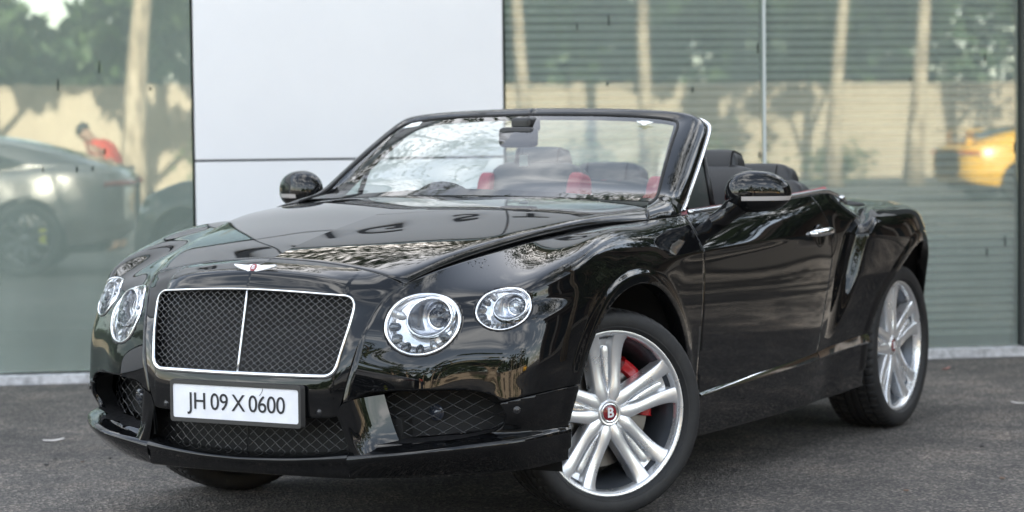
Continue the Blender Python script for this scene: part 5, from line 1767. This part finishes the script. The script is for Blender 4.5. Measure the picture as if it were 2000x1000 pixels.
    # hub and centre cap
    mb = MB(); mb.lathe([(.056, .03), (.055, .066), (.050, .0775), (.044, .0815), (.041, .0835), (.0365, .083), (.036, .074), (0, .074)], 48, T)
    autosmooth(mb.build('hub', M['alloy'], root), 40)
    cap = root
    mb = MB(); mb.lathe([(.036, .074), (.036, .0815), (.0335, .0845), (.0295, .0845), (.0265, .0825)], 40, T); mb.build('center_cap_ring', M['chrome'], cap)
    mb = MB(); mb.lathe([(.0268, .0825), (.02, .0845), (.01, .0857), (0, .086)], 40, T); mb.build('center_cap', M['badge_red'], cap)
    lt = text('B', .046, (0, .0868, 0), M['badge_white'], cap, 'center_cap_letter', (math.pi / 2, 0, math.pi), .0008, 1.0, .0012)
    # brake disc and red caliper
    mb = MB(); mb.lathe([(.10, -.02), (.195, -.02), (.195, .012), (.10, .012), (.09, .03), (.05, .03)], 64, T); br_ = mb.build('brake_disc', M['disc'], root); autosmooth(br_)
    V, F = [], []
    ang = np.linspace(math.radians(-8), math.radians(62), 13)
    for a in ang:
        for r, h in ((.158, .014), (.163, .032), (.188, .036), (.203, .030), (.208, .0), (.208, -.04), (.158, -.04)):
            V.append((-r * math.cos(a), h, r * math.sin(a)))
    for i in range(12):
        for j in range(6): F.append((i * 7 + j, i * 7 + j + 1, (i + 1) * 7 + j + 1, (i + 1) * 7 + j))
    F.append(tuple(range(7))); F.append(tuple(12 * 7 + j for j in range(6, -1, -1)))
    cp = mesh('brake_caliper', V, F, M['caliper'], root, smooth=False)
    md = cp.modifiers.new('bev', 'BEVEL'); md.width = .004; md.segments = 2
    mb = MB(); mb.tube([(.2605, .060, 0), (.252, .078, 0)], [.004, .003], 8); vv = mb.build('valve', M['dark'], root); vv.rotation_euler = (0, math.radians(-62), 0)
    return root
w0 = make_wheel()
steer = math.radians(-31)
spots = [((-.015, .770, WR), steer, 0, math.radians(4)), ((-WB, .742, WR), 0, 0, math.radians(2)),
         ((.03, -.770, WR), steer + math.pi, 1, math.radians(20)), ((-WB, -.742, WR), math.pi, 1, 0)]
for i, (loc, rz, _, spin) in enumerate(spots):
    w = w0 if i == 0 else copy_tree(w0)
    w.parent = CAR
    w.location = loc
    w.rotation_euler = (0, 0, rz)
    for ch in w.children:
        if ch.name.startswith(('spoke', 'valve')):
            ch.rotation_euler = (0, ch.rotation_euler.y + spin, 0)

# wheel houses and underbody
for cx, R in ((ARCH_X[0], ARCH_F), (ARCH_X[1], ARCH_R)):
    for sg in (1, -1):
        V, F = [], []
        a = np.linspace(math.radians(-18), math.radians(198), 30)
        for inner in (0, 1):
            for t_ in a:
                x_, z_ = cx + (R + .012) * math.cos(t_), WR + (R + .012) * math.sin(t_)
                d_ = (V0[:, 0] - x_) ** 2 + (V0[:, 2] - z_) ** 2 + 100 * (V0[:, 1] < .5)
                y = .55 if inner else V0[d_.argmin(), 1] - .02
                V.append((x_, sg * y, z_))
        c_ = len(V); V.append((cx, sg * .55, WR))
        for i in range(29):
            F.append((i, i + 1, 31 + i, 30 + i)); F.append((30 + i, 31 + i, c_))
        mesh('wheel_arch_liner', V, F, M['liner'], CAR)
mb = MB()
mb.box((-1.37, 0, .30), (.88, .80, .07)); mb.box((.50, 0, .33), (.36, .52, .09)); mb.box((-3.15, 0, .42), (.40, .55, .16)); mb.box((0, 0, .45), (.55, .50, .10)); mb.box((-2.75, 0, .45), (.6, .50, .1))
mb.box((.1, 0, .62), (.62, .44, .10))
mb.build('underbody', M['liner'], CAR, False)
# ---------------------------------------------------------------- door mirrors, handles, sill strips
def flank_y(x, z):
    d = (V0[:, 0] - x) ** 2 + (V0[:, 2] - z) ** 2
    k = np.argsort(d)[:5]; w = 1 / (d[k] + 1e-7)
    return float((V0[k, 1] * w).sum() / w.sum())

for si, sg in enumerate((1, -1)):
    # sill strip in two lengths, on the door and behind it
    for (xa, xb), par in (((-.535, -1.683), doors[si]), ((-1.697, -2.262), quarter[si])):
        xs_ = np.linspace(xa, xb, 40)
        rows = []
        for x in xs_:
            zc = np.interp(x, [-2.3, -1.69, -1.0, -.52], [.437, .410, .388, .372])
            hh = np.interp(x, [-2.27, -2.1, -1.7, -1.0, -.52], [.021, .0205, .0165, .0115, .007])
            y = flank_y(x, zc)
            rows.append([(x, sg * (y - .004), zc - hh), (x, sg * (y + .004), zc - hh), (x, sg * (y + .0115), zc - hh * .55), (x, sg * (y + .0095), zc + hh * .1), (x, sg * (y + .0025), zc + hh * .95), (x, sg * (y - .004), zc + hh)])
        S = np.array(rows)
        for _ in range(6): S[1:-1, :, 1] = (S[:-2, :, 1] + 2 * S[1:-1, :, 1] + S[2:, :, 1]) / 4
        V, F = S.reshape(-1, 3), orient(S.reshape(-1, 3), grid_faces(40, 6), lambda p: (0, sg, 0))
        F.append([0, 1, 2, 3, 4, 5]); F.append([39 * 6 + k for k in range(5, -1, -1)])
        autosmooth(mesh('sill_strip', V, F, M['chrome'], par), 30)
    # handle: a pull with a round thumb cup
    hx, hz = -1.66, .913
    y = flank_y(hx, hz)
    mb = MB()
    pts = [(-1.555, sg * (y + .004), .912), (-1.60, sg * (y + .026), .915), (-1.66, sg * (y + .034), .918), (-1.72, sg * (y + .028), .918), (-1.762, sg * (y + .006), .916)]
    P_ = spl(pts, 24)
    mb.tube(P_, np.interp(np.linspace(0, 1, 24), [0, .15, .5, .85, 1], [.009, .015, .018, .016, .010]), 12)
    mb.build('handle', M['chrome'], doors[si])
    mb = MB()
    mb.lathe([(.0, .0015), (.02, .002), (.035, .004), (.041, .0055), (.046, .004), (.050, 0)], 32, [[1.25, 0, 0, -1.665], [0, 0, sg, sg * (y + .001)], [0, .95, 0, .900], [0, 0, 0, 1]])
    mb.build('handle_cup', M['paint'], doors[si])
    # mirror: swept-back housing on an angled foot
    mr = empty('door_mirror', (0, 0, 0), 0, CAR)
    C_ = np.array((-.815, 1.028, 1.094))
    u_ = np.array((-.42, .9075, 0)); u_ /= np.linalg.norm(u_); v_ = np.array((.9075, .42, 0)); v_ /= np.linalg.norm(v_); k_ = np.array((0, 0, 1.0))
    n1, n2 = 40, 40
    def housing(a, b2):
        # a: round the section (about the long axis), b2: -1..1 along it
        s = b2
        # section height and depth shrink to the ends, blunt outer end
        e = max(0.0, 1 - abs(s) ** 2.6)
        hz_ = .080 * e ** .50 * (1 - .10 * s)
        dp = .066 * e ** .45
        ca, sa = math.cos(a), math.sin(a)
        f = 3.0
        m1 = np.sign(ca) * abs(ca) ** (2 / 2.3); m2 = np.sign(sa) * abs(sa) ** (2 / 2.3)
        zc = .002 + .006 * (1 - s * s)
        zz = hz_ * m2
        if zz < 0: zz *= .92
        return C_ + u_ * (.124 * s) + v_ * (dp * m1 - .012 * s * s) + k_ * (zc + zz)
    V = [housing(2 * math.pi * i / n1, math.sin(math.pi / 2 * (2 * j / (n2 - 1) - 1))) for j in range(n2) for i in range(n1)]
    F = [(j * n1 + i, j * n1 + (i + 1) % n1, (j + 1) * n1 + (i + 1) % n1, (j + 1) * n1 + i) for j in range(n2 - 1) for i in range(n1)]
    V = np.array(V) * [1, sg, 1]
    F = orient(V, F, lambda p: (p - C_ * [1, sg, 1]))
    zcut = C_[2] - .006
    for nm, d in (('mirror_cap', V[:, 2] - zcut - .0012), ('mirror_base', zcut - .016 - V[:, 2])):
        a, b2 = clip(V, F, d)
        mesh(nm, a, b2, M['paint'], mr)
    a, b2 = clip(V, F, np.minimum(zcut - V[:, 2], V[:, 2] - zcut + .016))
    a = C_ * [1, sg, 1] + (a - C_ * [1, sg, 1]) * [1.012, 1.012, 1]
    c1 = (a - C_ * [1, sg, 1]) @ (u_ * [1, sg, 1])
    ia, ib = clip(a, b2, c1 + .062)
    mesh('indicator', ia, ib, M['indicator'], mr)
    ia, ib = clip(a * 1.0, b2, -c1 - .062)
    mesh('mirror_band', ia, ib, M['paint'], mr)
    # foot
    ft = [(-.765, .862, .988), (-.772, .890, 1.000), (-.780, .918, 1.022), (-.788, .950, 1.050), (-.798, .985, 1.075)]
    ft = spl(ft, 20)
    V, F = [], []
    for i, p in enumerate(ft):
        f = i / 19
        ax_, bz_ = np.interp(f, [0, .5, 1], [.058, .050, .070]), np.interp(f, [0, .5, 1], [.036, .036, .050])
        dirr = np.array((-.25, .70, .66)); dirr /= np.linalg.norm(dirr)
        s1 = np.array((.72, .62, 0)); s1 /= np.linalg.norm(s1)
        s1 = np.array((1.0, .1, 0)); s1 -= dirr * (s1 @ dirr); s1 /= np.linalg.norm(s1)
        s2 = np.cross(dirr, s1)
        for j in range(20):
            a = 2 * math.pi * j / 20
            V.append(p + s1 * ax_ * math.cos(a) * .75 + s2 * bz_ * math.sin(a))
    F = [(i * 20 + j, i * 20 + (j + 1) % 20, (i + 1) * 20 + (j + 1) % 20, (i + 1) * 20 + j) for i in range(19) for j in range(20)]
    F.append(tuple(range(20)))
    V = np.array(V) * [1, sg, 1]
    mesh('mirror_foot', V, orient(V, F, lambda p: (p - np.array(ft[10]) * [1, sg, 1])), M['paint'], mr)
    # tail lamp
    mb = MB()
    mb.lathe([(0, .012), (.05, .010), (.085, .004), (.092, -.006)], 32, [[0, 0, -.8, -3.40], [.6 * sg, 0, .6 * sg, .60 * sg], [0, .62, 0, .70], [0, 0, 0, 1]])
    mb.build('tail_lamp', M['tail_red'], CAR)
# ---------------------------------------------------------------- small litter on the asphalt
M_leaf_dry, _, _ = principled('dry_leaf', (.16, .10, .07), .8); M_pink, _, _ = principled('pink_paper', (.55, .24, .20), .7); M_pale, _, _ = principled('pale_scrap', (.55, .52, .50), .7); M_tar, _, _ = principled('tar_crumb', (.012, .012, .012), .8)
def scrap(name, loc, l, w, mat, rz, lab, cat, grp=None, bend=.3):
    V, F = [], []
    for i in range(5):
        f = i / 4
        ww = w * (math.sin(math.pi * (.12 + .76 * f)))
        zz = .004 + bend * l * abs(f - .5) ** 1.5
        V += [((f - .5) * l * 2, -ww, zz), ((f - .5) * l * 2, ww * .8, zz + .003)]
    F = [(2 * i, 2 * i + 2, 2 * i + 3, 2 * i + 1) for i in range(4)]
    o = mesh(name, V, F, mat)
    o.location = loc; o.rotation_euler = (0, 0, rz)
    md = o.modifiers.new('thick', 'SOLIDIFY'); md.thickness = .0015
    tag(o, lab, cat, grp)
    return o
scrap('paper_scrap', (-5.199, 0.196, 0), 0.055, 0.014, M_pink, 0, 'pink paper scrap lying right of the rear wheel', 'paper')
scrap('paper_scrap', (-3.802, 1.056, 0), 0.045, 0.014, M_pale, 1.3, 'pale paper scrap at the right edge of the asphalt', 'paper')
scrap('dry_leaf', (-2.642, 0.823, 0), 0.012, 0.01, M_tar, 2.6, 'dark crumb beside the foot of the rear tyre', 'debris')
scrap('dry_leaf', (-2.238, 1.404, 0), 0.012, 0.009, M_tar, 0.9, 'dark crumb on the asphalt right of the rear wheel', 'debris')
scrap('dry_leaf', (-0.965, 1.547, 0), 0.01, 0.008, M_leaf_dry, 2.2, 'brown leaf bit near the lower right of the asphalt', 'leaf')
scrap('dry_leaf', (-0.278, -1.902, 0), 0.012, 0.009, M_tar, 0.5, 'dark crumb left of the front bumper, nearer one', 'debris')
scrap('dry_leaf', (-0.121, -1.814, 0), 0.011, 0.009, M_tar, 1.8, 'dark crumb left of the front bumper, leftmost of the pair', 'debris')
scrap('dry_leaf', (-0.255, -1.739, 0), 0.012, 0.008, M_leaf_dry, 0.1, 'dry leaf bit under the left corner of the bumper', 'leaf')
scrap('dry_leaf', (-0.389, -1.704, 0), 0.01, 0.008, M_tar, 1.4, 'dark crumb just off the bumper lip', 'debris')
scrap('paper_scrap', (-0.736, -2.301, 0), 0.05, 0.016, M_pale, 2.7, 'pale scuffed scrap left of the bumper', 'paper')
scrap('dry_leaf', (-1.410, 1.765, 0), 0.014, 0.01, M_leaf_dry, 1, 'brown leaf bit at the right edge of the asphalt', 'leaf')
